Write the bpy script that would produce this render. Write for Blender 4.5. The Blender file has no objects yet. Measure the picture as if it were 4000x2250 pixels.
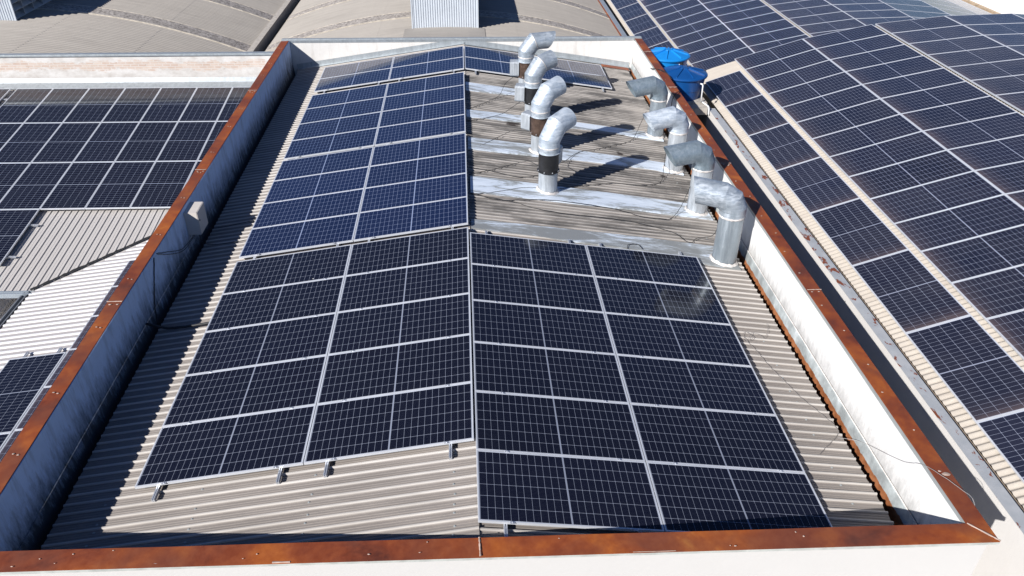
import bpy, math, random
from mathutils import Vector, Matrix, noise
random.seed(7)
sc = bpy.context.scene
col = sc.collection
R = math.radians
AR, AL, ZL = 0.14741, 0.14612, 0.0192          # roof pitches and height offset of the two slopes

# ------------------------------------------------------------------ materials
class NT:
    def __init__(s, name):
        s.m = bpy.data.materials.new(name); s.m.use_nodes = True
        s.t = s.m.node_tree; s.n = s.t.nodes; s.b = s.n['Principled BSDF']
    def node(s, typ, **kw):
        n = s.n.new(typ)
        for k, v in kw.items():
            if hasattr(n, k): setattr(n, k, v)
        return n
    def link(s, a, b): s.t.links.new(a, b)
    def val(s, v, sock):
        if isinstance(v, (int, float)): sock.default_value = v
        elif isinstance(v, tuple): sock.default_value = v if len(v) == 4 or sock.type == 'VECTOR' else (*v, 1)
        else: s.link(v, sock)
    def math(s, op, a, b=0.0, c=0.0, clamp=False):
        n = s.n.new('ShaderNodeMath'); n.operation = op; n.use_clamp = clamp
        for i, v in enumerate((a, b, c)): s.val(v, n.inputs[i])
        return n.outputs[0]
    def mix(s, f, a, b):
        n = s.n.new('ShaderNodeMix'); n.data_type = 'RGBA'
        s.val(f, n.inputs[0]); s.val(a, n.inputs[6]); s.val(b, n.inputs[7]); return n.outputs[2]
    def ramp(s, f, stops):
        n = s.n.new('ShaderNodeValToRGB'); e = n.color_ramp.elements
        while len(e) < len(stops): e.new(0.5)
        for k, (p, c) in zip(e, stops):
            k.position = p; k.color = (*c, 1) if isinstance(c, tuple) else (c, c, c, 1)
        s.link(f, n.inputs[0]); return n.outputs[0]
    def coords(s, kind='Object'): return s.n.new('ShaderNodeTexCoord').outputs[kind]
    def pos(s): return s.n.new('ShaderNodeNewGeometry').outputs['Position']
    def sep(s, v):
        n = s.n.new('ShaderNodeSeparateXYZ'); s.link(v, n.inputs[0]); return n.outputs
    def scale(s, v, xyz):
        n = s.n.new('ShaderNodeMapping'); s.link(v, n.inputs[0]); n.inputs['Scale'].default_value = xyz; return n.outputs[0]
    def noise(s, v, sc_, detail=4.0, rough=0.6, dist=0.0):
        n = s.n.new('ShaderNodeTexNoise'); s.link(v, n.inputs['Vector'])
        n.inputs['Scale'].default_value = sc_; n.inputs['Detail'].default_value = detail
        n.inputs['Roughness'].default_value = rough; n.inputs['Distortion'].default_value = dist
        return n.outputs['Fac']
    def set(s, **kw):
        for k, v in kw.items(): s.val(v, s.b.inputs[k.replace('_', ' ')])
        return s.m
    def bump(s, h, strength=0.3, dist=0.01):
        n = s.n.new('ShaderNodeBump'); n.inputs['Strength'].default_value = strength; n.inputs['Distance'].default_value = dist
        s.link(h, n.inputs['Height']); s.link(n.outputs[0], s.b.inputs['Normal'])

def plain(name, c, rough=0.6, metal=0.0, vary=0.12, sc_=3.0):
    k = NT(name); n = k.noise(k.pos(), sc_)
    f = k.ramp(n, [(0.3, 0.0), (0.7, 1.0)])
    lo = tuple(x * (1 - vary) for x in c); hi = tuple(min(1, x * (1 + vary)) for x in c)
    return k.set(Base_Color=k.mix(f, lo, hi), Roughness=rough, Metallic=metal)

def sheet_mat(name, base, dirt, axis, dirt_amt=0.5, rough=0.55, blot=None, rib_tint=None, cl=0.75, soot=0.0):
    """weathered ribbed sheet: streaks that run along the ribs, plus broad stains"""
    k = NT(name); p = k.pos()
    sx = (0.35, 9.0, 1.0) if axis == 'x' else (9.0, 0.35, 1.0)
    st = k.noise(k.scale(p, sx), 1.6, 5, 0.7)
    big = k.noise(p, 0.55, 4, 0.6)
    fine = k.noise(p, 28.0, 2, 0.6)
    f = k.math('MULTIPLY', k.ramp(st, [(0.38, 0.0), (0.72, 1.0)]), k.ramp(big, [(0.3, 0.25), (0.65, 1.0)]))
    c = k.mix(k.math('MULTIPLY', f, dirt_amt), base, dirt)
    c = k.mix(k.math('MULTIPLY', k.ramp(fine, [(0.35, 0.0), (0.75, 1.0)]), 0.16), c, tuple(x * 0.55 for x in base))
    if rib_tint:  # paler colour mixed in towards the rib tops
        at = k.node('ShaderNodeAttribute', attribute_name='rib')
        c = k.mix(k.math('MULTIPLY', k.ramp(at.outputs['Fac'], [(0.25, 0.0), (0.6, 1.0)]), k.ramp(k.noise(k.scale(p, sx), 1.1, 4, 0.7), [(0.3, cl), (0.7, cl * 0.55)])), c, rib_tint)
    if soot:
        so_ = k.noise(k.scale(p, (0.28, 2.6, 1.0)), 1.7, 6, 0.72); sg = k.noise(p, 0.8, 3, 0.55)
        f2 = k.math('MULTIPLY', k.ramp(so_, [(0.42, 0.0), (0.56, 1.0)]), k.ramp(sg, [(0.34, 0.15), (0.52, 1.0)]))
        c = k.mix(k.math('MULTIPLY', f2, soot), c, (0.055, 0.052, 0.050))
    if blot:
        for (bx, by, r_) in blot:
            d = k.node('ShaderNodeVectorMath', operation='DISTANCE'); k.link(p, d.inputs[0]); d.inputs[1].default_value = (bx, by, -0.15 * abs(bx) - 0.09)
            w = k.math('ADD', d.outputs['Value'], k.math('MULTIPLY', k.math('SUBTRACT', k.noise(k.scale(p, (2.0, 6.0, 1.0)), 3.0), 0.5), r_ * 2.2))
            c = k.mix(k.ramp(k.math('DIVIDE', w, r_), [(0.55, 0.92), (0.95, 0.0)]), c, (0.02, 0.014, 0.012))
    return k.set(Base_Color=c, Roughness=rough)

def plaster(name, base, stain, low=None, streak=0.5, bumpy=0.4, lowamt=0.93):
    """painted render; low=(z0,z1) grows a band of mould upwards from the foot of the wall"""
    k = NT(name); p = k.pos(); z = k.sep(p)[2]
    st = k.noise(k.scale(p, (5.0, 5.0, 0.7)), 1.3, 6, 0.7)
    bl = k.noise(p, 1.7, 5, 0.65)
    c = k.mix(k.math('MULTIPLY', k.ramp(st, [(0.5, 0.0), (0.75, 1.0)]), streak), base, stain)
    c = k.mix(k.math('MULTIPLY', k.ramp(bl, [(0.45, 0.0), (0.75, 1.0)]), streak * 0.55), c, tuple(x * 0.62 for x in base))
    if low:
        jag = k.math('MULTIPLY', k.math('SUBTRACT', k.noise(k.scale(p, (4.0, 4.0, 1.2)), 2.2, 6, 0.75), 0.5), (low[1] - low[0]) * 1.6)
        h = k.math('ADD', k.math('SUBTRACT', z, low[0]), jag)
        f = k.ramp(k.math('DIVIDE', h, low[1] - low[0]), [(0.1, lowamt), (0.95, 0.0)])
        c = k.mix(f, c, (0.018, 0.02, 0.018))
    k.bump(k.noise(p, 14, 5, 0.7), bumpy, 0.012)
    return k.set(Base_Color=c, Roughness=0.85)

def rust_mat(name):
    k = NT(name); p = k.pos()
    n = k.noise(p, 1.15, 5, 0.55, 0.6); n2 = k.noise(p, 9.0, 4, 0.7); n3 = k.noise(p, 0.8, 3, 0.5, 1.0)
    f = k.math('ADD', k.math('MULTIPLY', n, 0.8), k.math('MULTIPLY', n2, 0.2))
    c = k.ramp(f, [(0.32, (0.085, 0.024, 0.014)), (0.43, (0.185, 0.040, 0.013)), (0.53, (0.25, 0.058, 0.014)), (0.63, (0.35, 0.092, 0.015)), (0.73, (0.50, 0.19, 0.03))])
    c = k.mix(k.ramp(n3, [(0.46, 0.0), (0.62, 0.5)]), c, (0.125, 0.044, 0.028))
    k.bump(n2, 0.15, 0.004)
    return k.set(Base_Color=c, Roughness=k.ramp(n2, [(0.3, 0.42), (0.7, 0.7)]), Metallic=0.0)

def galv_mat(name, paint=0.5, metal=0.75, axis_scale=(1, 1, 1), tint=(0.50, 0.56, 0.62)):
    """galvanised sheet: faint run-down streaks, spangle, and brushed-on white sealant strokes"""
    k = NT(name); p = k.coords('Object')
    run = k.noise(k.scale(p, (7, 7, 0.9)), 1.6, 5, 0.7); sp = k.noise(p, 40.0, 2, 0.5)
    st = k.noise(k.scale(p, axis_scale), 9.0, 5, 0.7, 0.6); b = k.noise(p, 2.4, 3, 0.55)
    w = k.math('MULTIPLY', k.ramp(st, [(0.36, 0.0), (0.70, 1.0)]), k.ramp(b, [(0.34, 0.25), (0.62, 1.0)]))
    w = k.math('MULTIPLY', w, paint, clamp=True)
    c = k.mix(k.ramp(run, [(0.35, 0.0), (0.68, 1.0)]), tuple(x * 0.74 for x in tint), tint)
    c = k.mix(k.math('MULTIPLY', k.ramp(sp, [(0.4, 0.0), (0.7, 1.0)]), 0.15), c, tuple(x * 0.6 for x in tint))
    c = k.mix(w, c, (0.76, 0.80, 0.85))
    k.bump(k.math('ADD', st, b), 0.10, 0.008)
    m = k.math('MULTIPLY', k.math('SUBTRACT', 1.0, k.math('MULTIPLY', w, 0.8)), metal)
    return k.set(Base_Color=c, Roughness=k.mix(w, (0.40,) * 3, (0.55,) * 3), Metallic=m)

def cell_mat(name, cell, line, rough=0.09, dust=0.05, bars=0.30, spec=0.5):
    """one module face: 2 x 12 x 6 half cells, white gaps, busbars. Local x runs along the module."""
    k = NT(name); o = k.coords('Object'); x, y, _ = k.sep(o)
    ax = k.math('ABSOLUTE', x)
    def gap(v, off, pitch, w):       # 1 on the line between two cells
        t = k.math('DIVIDE', k.math('SUBTRACT', v, off), pitch)
        f = k.math('ABSOLUTE', k.math('SUBTRACT', k.math('FRACT', t), 0.5))
        return k.math('SMOOTHSTEP', f, 0, 0) if False else k.math('GREATER_THAN', f, 0.5 - w / (2 * pitch))
    px, py = 0.0851, 0.1700
    gx = gap(ax, 0.0085, px, 0.0034); gy = gap(y, -0.51, py, 0.0046)
    # chamfered corners: small diamonds where the gaps cross
    fx = k.math('MULTIPLY', k.math('ABSOLUTE', k.math('SUBTRACT', k.math('FRACT', k.math('ADD', k.math('DIVIDE', k.math('SUBTRACT', ax, 0.0085), px), 0.5)), 0.5)), px)
    fy = k.math('MULTIPLY', k.math('ABSOLUTE', k.math('SUBTRACT', k.math('FRACT', k.math('ADD', k.math('DIVIDE', k.math('SUBTRACT', y, -0.51), py), 0.5)), 0.5)), py)
    dia = k.math('LESS_THAN', k.math('ADD', fx, fy), 0.0085)
    mid = k.math('LESS_THAN', ax, 0.0085)
    edge = k.math('MAXIMUM', k.math('GREATER_THAN', ax, 1.030), k.math('GREATER_THAN', k.math('ABSOLUTE', y), 0.510))
    bus = k.math('MULTIPLY', gap(y, -0.51, py / 9, 0.0012), bars)
    m = k.math('MAXIMUM', k.math('MAXIMUM', gx, gy), k.math('MAXIMUM', dia, k.math('MAXIMUM', mid, edge)))
    oi = k.n.new('ShaderNodeObjectInfo')
    cv = k.mix(k.math('MULTIPLY', oi.outputs['Random'], 0.5), cell, tuple(v * 1.5 for v in cell))
    p = k.pos()
    d = k.noise(p, 1.1, 4, 0.6); d2 = k.noise(p, 45, 2, 0.5)
    c = k.mix(bus, cv, line); c = k.mix(m, c, line)
    c = k.mix(k.math('MULTIPLY', k.ramp(d, [(0.3, 0.3), (0.7, 1.0)]), dust), c, (0.42, 0.38, 0.36))
    if dust > 0.02:
        e = k.math('MULTIPLY', k.ramp(k.math('ADD', k.math('DIVIDE', k.math('ADD', x, 1.05), 0.45), k.math('MULTIPLY', k.math('SUBTRACT', d, 0.5), 0.8)), [(0.02, 0.42), (0.30, 0.12), (0.85, 0.0)]), 1.0)
        c = k.mix(e, c, (0.17, 0.125, 0.12))
    vo = k.node('ShaderNodeTexVoronoi'); k.link(p, vo.inputs['Vector']); vo.inputs['Scale'].default_value = 1.15
    sp = k.math('MULTIPLY', k.math('LESS_THAN', vo.outputs['Distance'], 0.016), k.math('GREATER_THAN', k.sep(vo.outputs['Color'])[0], 0.62))
    c = k.mix(sp, c, (0.6, 0.6, 0.58))
    return k.set(Base_Color=c, Roughness=k.math('ADD', k.math('MULTIPLY', d2, 0.05), rough - 0.02), IOR=1.5, Specular_IOR_Level=spec)

M = {}
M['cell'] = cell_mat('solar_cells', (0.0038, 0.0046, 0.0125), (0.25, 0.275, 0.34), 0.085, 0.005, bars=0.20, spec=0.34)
M['cell_mid'] = cell_mat('solar_cells_sky_tint', (0.0056, 0.0115, 0.042), (0.25, 0.30, 0.44), 0.07, 0.012, bars=0.06, spec=0.46)  # sky reflection put into the colour: bluer cells and lines
M['cell_dust'] = cell_mat('solar_cells_dusty', (0.0075, 0.0100, 0.025), (0.27, 0.295, 0.38), 0.12, 0.045, bars=0.0, spec=0.42)
M['cell_far'] = cell_mat('solar_cells_far', (0.013, 0.0145, 0.028), (0.29, 0.305, 0.37), 0.18, 0.085, bars=0.0, spec=0.34)
M['alu'] = plain('anodised_aluminium', (0.70, 0.72, 0.76), 0.42, 0.35, 0.05)
M['alu_rail'] = plain('rail_aluminium', (0.62, 0.64, 0.68), 0.35, 0.6, 0.06)
M['sheet_main'] = sheet_mat('weathered_roof_sheet', (0.275, 0.245, 0.222), (0.17, 0.145, 0.128), 'x', 0.6, rib_tint=(0.56, 0.525, 0.485), cl=1.0, soot=0.18)
M['sheet_dirty'] = sheet_mat('sooty_roof_sheet', (0.30, 0.272, 0.248), (0.060, 0.057, 0.055), 'x', 1.0, rib_tint=(0.44, 0.415, 0.39), cl=0.75, soot=0.8, blot=[(1.12, 12.25, 0.22), (3.6, 11.2, 0.10), (4.4, 10.2, 0.09)])
M['sheet_grey'] = sheet_mat('grey_roof_sheet', (0.52, 0.49, 0.465), (0.42, 0.38, 0.35), 'y', 0.45)
M['sheet_white'] = sheet_mat('pale_roof_sheet', (0.40, 0.375, 0.37), (0.31, 0.285, 0.28), 'x', 0.45, rib_tint=(0.84, 0.83, 0.84), cl=1.0)
M['sheet_beige'] = sheet_mat('beige_roof_sheet', (0.46, 0.415, 0.36), (0.28, 0.235, 0.20), 'x', 0.5)
M['sheet_vault'] = sheet_mat('old_vault_sheet', (0.355, 0.325, 0.29), (0.22, 0.20, 0.18), 'x', 0.65, 0.8)
M['plaster_left'] = plaster('mouldy_render', (0.60, 0.72, 0.92), (0.20, 0.22, 0.26), (-0.90, -0.25), 0.6)  # blue of the shaded face is put into the base colour
M['plaster_right'] = plaster('white_render', (0.80, 0.79, 0.77), (0.45, 0.43, 0.40), (-0.86, -0.42), 0.38, lowamt=0.5)
M['plaster_back'] = plaster('patchy_render', (0.70, 0.68, 0.65), (0.42, 0.38, 0.34), None, 0.5)
M['plaster_front'] = plaster('cream_render', (0.60, 0.585, 0.565), (0.56, 0.54, 0.52), None, 0.10, 0.15)
M['plaster_beige'] = plaster('beige_render', (0.66, 0.635, 0.61), (0.54, 0.50, 0.46), None, 0.18, 0.2)
M['concrete'] = plaster('stained_concrete', (0.46, 0.42, 0.37), (0.14, 0.12, 0.10), None, 0.8)
M['drip_pale'] = plain('pale_drip_edge', (0.46, 0.48, 0.45), 0.6, 0, 0.2, 6)
M['drip'] = plain('grey_drip_edge', (0.34, 0.36, 0.36), 0.55, 0.1, 0.12)
M['rust'] = rust_mat('rusted_flashing')
M['galv'] = galv_mat('galvanised_sheet', 0.15, 0.55, (1, 1, 1), (0.52, 0.56, 0.58))
M['pipe'] = galv_mat('sealed_galvanised_pipe', 0.75, 0.55, (0.8, 0.8, 3.2), (0.40, 0.465, 0.53))
M['pipe_white'] = galv_mat('white_brushed_pipe', 1.0, 0.4, (0.5, 0.5, 2.4), (0.46, 0.54, 0.63))
M['pipe_grey'] = galv_mat('grey_galvanised_pipe', 0.25, 0.55, (1.6, 1.6, 1.6), (0.28, 0.355, 0.41))
M['pipe_paint'] = galv_mat('painted_pipe_sleeve', 0.5, 0.40, (2.5, 2.5, 0.25), (0.45, 0.485, 0.52))
M['post'] = galv_mat('streaked_galvanised_post', 0.30, 0.55, (2, 2, 0.25), (0.33, 0.385, 0.43))
M['sealant'] = plain('white_sealant', (0.62, 0.58, 0.55), 0.7, 0, .25, 9)
M['old_sealant'] = plain('aged_sealant', (0.44, 0.33, 0.27), 0.75, 0, .35, 9)
M['black_metal'] = plain('black_duct', (0.022, 0.022, 0.024), 0.42, 0.2, 0.4, 6)
M['brown_metal'] = plain('browned_duct', (0.10, 0.065, 0.05), 0.38, 0.35, 0.6, 7)
M['black_cable'] = plain('black_cable', (0.02, 0.02, 0.022), 0.6)
M['grey_wire'] = plain('grey_wire', (0.22, 0.20, 0.19), 0.6)
M['pale_wire'] = plain('pale_wire', (0.36, 0.34, 0.33), 0.6)
M['dark'] = plain('dark_void', (0.015, 0.015, 0.016), 0.9)
M['tank_light'] = plain('light_blue_plastic', (0.010, 0.215, 0.60), 0.33, 0, 0.08)
M['tank_dark'] = plain('dark_blue_plastic', (0.006, 0.065, 0.235), 0.30, 0, 0.1)
M['pvc'] = plain('white_pvc', (0.8, 0.8, 0.8), 0.4)
M['box'] = plain('beige_steel_box', (0.60, 0.55, 0.50), 0.5, 0, 0.06)
M['cladding'] = plain('ribbed_steel_cladding', (0.54, 0.58, 0.63), 0.45, 0.15, 0.05)
M['slat'] = plain('grey_louvre_slat', (0.36, 0.38, 0.40), 0.5, 0.1)
M['white_wall'] = plaster('bright_white_wall', (0.85, 0.84, 0.83), (0.6, 0.57, 0.54), None, 0.12, 0.1)
M['tan'] = plain('tan_gutter', (0.34, 0.26, 0.18), 0.7, 0, 0.3, 5)
M['steel_gutter'] = plain('steel_gutter', (0.40, 0.45, 0.50), 0.4, 0.5, 0.1)
M['grey_gutter'] = plain('slate_gutter', (0.16, 0.17, 0.19), 0.6, 0.1, 0.15)

def mk_bands():          # brushed bituminous-silver roof strips between the ribs
    k = NT('brushed_silver_flashing'); p = k.pos()
    st = k.noise(k.scale(p, (0.55, 2.2, 1)), 1.3, 5, 0.65, 1.0); fine = k.noise(k.scale(p, (3, 16, 1)), 1.6, 4, 0.7)
    y = k.sep(p)[1]
    f = k.math('ADD', st, k.math('MULTIPLY', k.math('SUBTRACT', fine, 0.5), 0.35))
    f = k.math('SUBTRACT', f, k.ramp(k.math('DIVIDE', k.math('SUBTRACT', 8.0, y), 1.0), [(0.0, 0.0), (0.9, 0.13)]))
    c = k.ramp(f, [(0.36, (0.26, 0.27, 0.27)), (0.44, (0.40, 0.43, 0.45)), (0.50, (0.62, 0.69, 0.78)), (0.64, (0.74, 0.81, 0.90))])
    return k.set(Base_Color=c, Roughness=0.5, Metallic=0.05)
M['band'] = mk_bands()

def mk_gutter():         # galvanised upstand, rusted through towards the foot with a ragged edge
    k = NT('rusting_gutter'); p = k.pos(); z = k.sep(p)[2]
    h = k.math('ADD', z, k.math('MULTIPLY', k.math('SUBTRACT', k.noise(p, 7.0, 4, 0.6), 0.5), 0.09))
    f = k.math('GREATER_THAN', h, -0.905)
    g = k.ramp(k.noise(k.scale(p, (1, 1.4, 1)), 3.0, 4, 0.6), [(0.35, (0.28, 0.30, 0.30)), (0.6, (0.46, 0.50, 0.50)), (0.72, (0.62, 0.65, 0.66))])
    r_ = k.ramp(k.noise(p, 5.0, 4, 0.6), [(0.35, (0.20, 0.065, 0.022)), (0.65, (0.42, 0.17, 0.075))])
    return k.set(Base_Color=k.mix(f, r_, g), Roughness=0.55)
M['rust_gutter'] = mk_gutter()

def mk_brick():          # lost render over brick courses
    k = NT('brick_under_render'); p = k.pos(); x, y, z = k.sep(p)
    cv = k.node('ShaderNodeCombineXYZ'); k.link(x, cv.inputs[0]); k.link(z, cv.inputs[1])
    b = k.node('ShaderNodeTexBrick'); k.link(cv.outputs[0], b.inputs['Vector'])
    b.inputs['Scale'].default_value = 1.0; b.inputs['Brick Width'].default_value = 0.24; b.inputs['Row Height'].default_value = 0.075
    b.inputs['Mortar Size'].default_value = 0.011; b.inputs['Color1'].default_value = (0.46, 0.28, 0.19, 1); b.inputs['Color2'].default_value = (0.58, 0.43, 0.33, 1); b.inputs['Mortar'].default_value = (0.58, 0.52, 0.47, 1)
    base = k.mix(k.ramp(k.noise(k.scale(p, (1, 1, 1.5)), 2.5, 5, 0.7), [(0.4, 0.0), (0.7, 0.8)]), (0.64, 0.615, 0.59), (0.45, 0.41, 0.375))
    band = k.math('SUBTRACT', 1.0, k.math('DIVIDE', k.math('ABSOLUTE', k.math('SUBTRACT', z, -0.72)), 0.23))
    f = k.math('ADD', k.math('MULTIPLY', k.noise(k.scale(p, (1.2, 1, 2.2)), 1.6, 6, 0.7), 1.3), k.math('MULTIPLY', band, 0.55))
    c = k.mix(k.ramp(f, [(0.86, 0.0), (1.08, 0.62)]), base, b.outputs['Color'])
    crack = k.noise(k.scale(p, (1.5, 1, 5)), 5.0, 5, 0.8)
    c = k.mix(k.math('MULTIPLY', k.ramp(crack, [(0.60, 0.0), (0.68, 0.85)]), k.ramp(band, [(0.0, 0.0), (0.5, 1.0)])), c, (0.24, 0.17, 0.12))
    k.bump(k.noise(p, 20, 4, 0.7), 0.4, 0.01)
    return k.set(Base_Color=c, Roughness=0.9)
M['brick'] = mk_brick()

def mk_pebble():         # pebbled glass-fibre light strips, pale edges
    k = NT('pebbled_translucent_strip'); p = k.pos()
    v = k.node('ShaderNodeTexVoronoi'); k.link(p, v.inputs['Vector']); v.inputs['Scale'].default_value = 16.0
    n = k.noise(p, 9.0, 4, 0.75)
    f = k.math('ADD', k.math('MULTIPLY', k.sep(v.outputs['Color'])[0], 0.6), k.math('MULTIPLY', n, 0.5))
    c = k.ramp(f, [(0.25, (0.17, 0.15, 0.135)), (0.5, (0.32, 0.285, 0.255)), (0.85, (0.50, 0.455, 0.41))])
    return k.set(Base_Color=c, Roughness=0.9)
M['pebble'] = mk_pebble()
M['strip_edge'] = plain('pale_strip_edge', (0.50, 0.45, 0.38), 0.9, 0, 0.3, 6)

# ------------------------------------------------------------------ mesh helpers
class MB:
    def __init__(s): s.v = []; s.f = []; s.sm = []; s.a = {}
    def add(s, vs, fs, smooth=False):
        b = len(s.v); s.v += [tuple(v) for v in vs]
        for f in fs: s.f.append([b + i for i in f]); s.sm.append(smooth)
    def box(s, c, d, mtx=None):
        x, y, z = (e / 2 for e in d)
        vs = [Vector((c[0] + i * x, c[1] + j * y, c[2] + k_ * z)) for i in (-1, 1) for j in (-1, 1) for k_ in (-1, 1)]
        if mtx: vs = [mtx @ v for v in vs]
        s.add(vs, [(0, 1, 3, 2), (4, 6, 7, 5), (0, 4, 5, 1), (2, 3, 7, 6), (0, 2, 6, 4), (1, 5, 7, 3)])
    def hexa(s, p8):      # 4 bottom corners then 4 top corners, same order
        s.add(p8, [(3, 2, 1, 0), (4, 5, 6, 7), (0, 1, 5, 4), (1, 2, 6, 5), (2, 3, 7, 6), (3, 0, 4, 7)])
    def extrude(s, prof, a, b, up=(0, 0, 1), closed=True):
        """profile [(side, up)] swept from a to b"""
        a, b, up = Vector(a), Vector(b), Vector(up); t = (b - a).normalized(); sd = t.cross(up).normalized(); u = sd.cross(t)
        n = len(prof); vs = [p + sd * i + u * j for p in (a, b) for i, j in prof]
        fs = [(i, (i + 1) % n, n + (i + 1) % n, n + i) for i in range(n if closed else n - 1)]
        if closed: fs += [tuple(range(n))[::-1], tuple(range(n, 2 * n))]
        s.add(vs, fs)
    def tube(s, pts, r, n=8, smooth=True, caps=True):
        pts = [Vector(p) for p in pts]; rings = []
        ref = Vector((0, 0, 1))
        for i, p in enumerate(pts):
            t = (pts[min(i + 1, len(pts) - 1)] - pts[max(i - 1, 0)]).normalized()
            a = t.cross(ref)
            if a.length < 1e-3: a = t.cross(Vector((1, 0, 0)))
            a.normalize(); b_ = t.cross(a)
            rings.append([p + (a * math.cos(2 * math.pi * j / n) + b_ * math.sin(2 * math.pi * j / n)) * r for j in range(n)])
        vs = [v for ring in rings for v in ring]
        fs = [(i * n + j, i * n + (j + 1) % n, (i + 1) * n + (j + 1) % n, (i + 1) * n + j) for i in range(len(pts) - 1) for j in range(n)]
        if caps: fs += [tuple(range(n))[::-1], tuple(range((len(pts) - 1) * n, len(pts) * n))]
        s.add(vs, fs, smooth)
    def lathe(s, prof, n=32, c=(0, 0, 0), smooth=True, sharp=True):
        """profile [(r, z)], each step its own band so creases stay crisp"""
        for (r0, z0), (r1, z1) in zip(prof, prof[1:]):
            vs = [(c[0] + r * math.cos(2 * math.pi * j / n), c[1] + r * math.sin(2 * math.pi * j / n), c[2] + z) for r, z in ((r0, z0), (r1, z1)) for j in range(n)]
            s.add(vs, [(j, (j + 1) % n, n + (j + 1) % n, n + j) for j in range(n)], smooth)
    def obj(s, name, mat, parent=None, loc=None):
        me = bpy.data.meshes.new(name); me.from_pydata(s.v, [], s.f); me.update()
        me.polygons.foreach_set('use_smooth', s.sm)
        me.materials.append(M[mat] if isinstance(mat, str) else mat)
        o = bpy.data.objects.new(name, me); col.objects.link(o)
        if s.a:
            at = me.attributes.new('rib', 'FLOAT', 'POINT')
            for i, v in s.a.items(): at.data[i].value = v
        if parent: o.parent = parent
        if loc: o.location = loc
        return o
def tag(o, label, cat, group=None):
    o['label'] = label; o['category'] = cat
    if group: o['group'] = group
    return o
def thing(name, label, cat, loc=(0, 0, 0), group=None, mtx=None):
    o = bpy.data.objects.new(name, None); col.objects.link(o); o.empty_display_size = 0.2
    if mtx is not None: o.matrix_world = mtx
    else: o.location = loc
    return tag(o, label, cat, group)
def structure(o): o['kind'] = 'structure'; return o
def frame(o, x, n):
    x = Vector(x).normalized(); n = Vector(n).normalized(); y = n.cross(x)
    m = Matrix((x, y, n)).transposed().to_4x4(); m.translation = Vector(o); return m

def sheet(mb, O, eu, ev, n, v0, v1, pitch, prof, ufun, nu=1, sag=0.0):
    """ribbed sheet: ribs run along eu, repeat along ev; ufun(v) -> (u0,u1)"""
    O, eu, ev, n = Vector(O), Vector(eu), Vector(ev), Vector(n)
    vs = []; k = 0; rows = []; hs = []; hm = max(h for _, h in prof)
    c0 = int(math.floor(v0 / pitch)); c1 = int(math.ceil(v1 / pitch))
    for c in range(c0, c1 + 1):
        for f, h in prof:
            v = (c + f) * pitch
            if v < v0 - 1e-6 or v > v1 + 1e-6: continue
            u0, u1 = ufun(v)
            if u1 - u0 < 0.02: continue
            row = []
            for i in range(nu + 1):
                row.append(O + eu * (u0 + (u1 - u0) * i / nu) + ev * v + n * h)
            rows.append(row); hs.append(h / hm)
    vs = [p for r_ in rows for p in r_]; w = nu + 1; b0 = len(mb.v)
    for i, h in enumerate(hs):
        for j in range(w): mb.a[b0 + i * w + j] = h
    fs = [(i * w + j, i * w + j + 1, (i + 1) * w + j + 1, (i + 1) * w + j) for i in range(len(rows) - 1) for j in range(nu)]
    mb.add(vs, fs)
TRAP = [(0.0, 0.0), (0.17, 0.0), (0.19, 0.005), (0.22, 0.0), (0.40, 0.0), (0.42, 0.005), (0.45, 0.0), (0.66, 0.0), (0.76, 0.027), (0.87, 0.027), (0.96, 0.0)]
WAVE = [(i / 8, 0.019 * (1 - math.cos(2 * math.pi * i / 8))) for i in range(8)]

# ------------------------------------------------------------------ camera, light, sky
cam = bpy.data.cameras.new('camera'); co = bpy.data.objects.new('camera', cam); col.objects.link(co)
cam.sensor_width = 36; cam.lens = 3030.7247 / 4000 * 36; cam.clip_end = 6000; cam.clip_start = 0.1
co.location = (-0.0312, -5.6628, 6.7361); co.rotation_euler = (R(56.713), R(-0.558), R(-3.431))
sc.camera = co
CAMINV = None
SUN = Vector((1.1, 1.09, -1.0)).normalized()
su = bpy.data.lights.new('sun', 'SUN'); su.energy = 5.0; su.angle = R(0.5); su.color = (1.0, 0.972, 0.935)
so = bpy.data.objects.new('sun', su); col.objects.link(so); so.rotation_euler = SUN.to_track_quat('-Z', 'Y').to_euler()
w = bpy.data.worlds.new('World'); sc.world = w; w.use_nodes = True
sk = w.node_tree.nodes.new('ShaderNodeTexSky'); sk.sky_type = 'NISHITA'; sk.sun_disc = False
sk.sun_elevation = R(32.85); sk.sun_rotation = math.atan2(-1.1, -1.09); sk.altitude = 300; sk.air_density = 1.0; sk.dust_density = 0.1; sk.ozone_density = 6.0
bg = w.node_tree.nodes['Background']; bg.inputs[1].default_value = 0.052
hs = w.node_tree.nodes.new('ShaderNodeHueSaturation'); hs.inputs['Saturation'].default_value = 1.05; hs.inputs['Hue'].default_value = 0.51
w.node_tree.links.new(sk.outputs[0], hs.inputs['Color']); w.node_tree.links.new(hs.outputs[0], bg.inputs[0])
sc.view_settings.view_transform = 'Standard'; sc.view_settings.look = 'None'; sc.view_settings.exposure = 0.45; sc.view_settings.gamma = 1.0

mr = co.rotation_euler.to_matrix()
def pix(p):
    q = mr.transposed() @ (Vector(p) - co.location)
    if q.z > -0.05: return None
    return (2000 + 3030.72 * q.x / -q.z, 1125 - 3030.72 * q.y / -q.z)
def inview(pts, mg=110):
    P = [pix(p) for p in pts]; P = [p for p in P if p]
    if not P: return False
    return max(p[0] for p in P) > -mg and min(p[0] for p in P) < 4000 + mg and max(p[1] for p in P) > -mg and min(p[1] for p in P) < 2250 + mg

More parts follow.
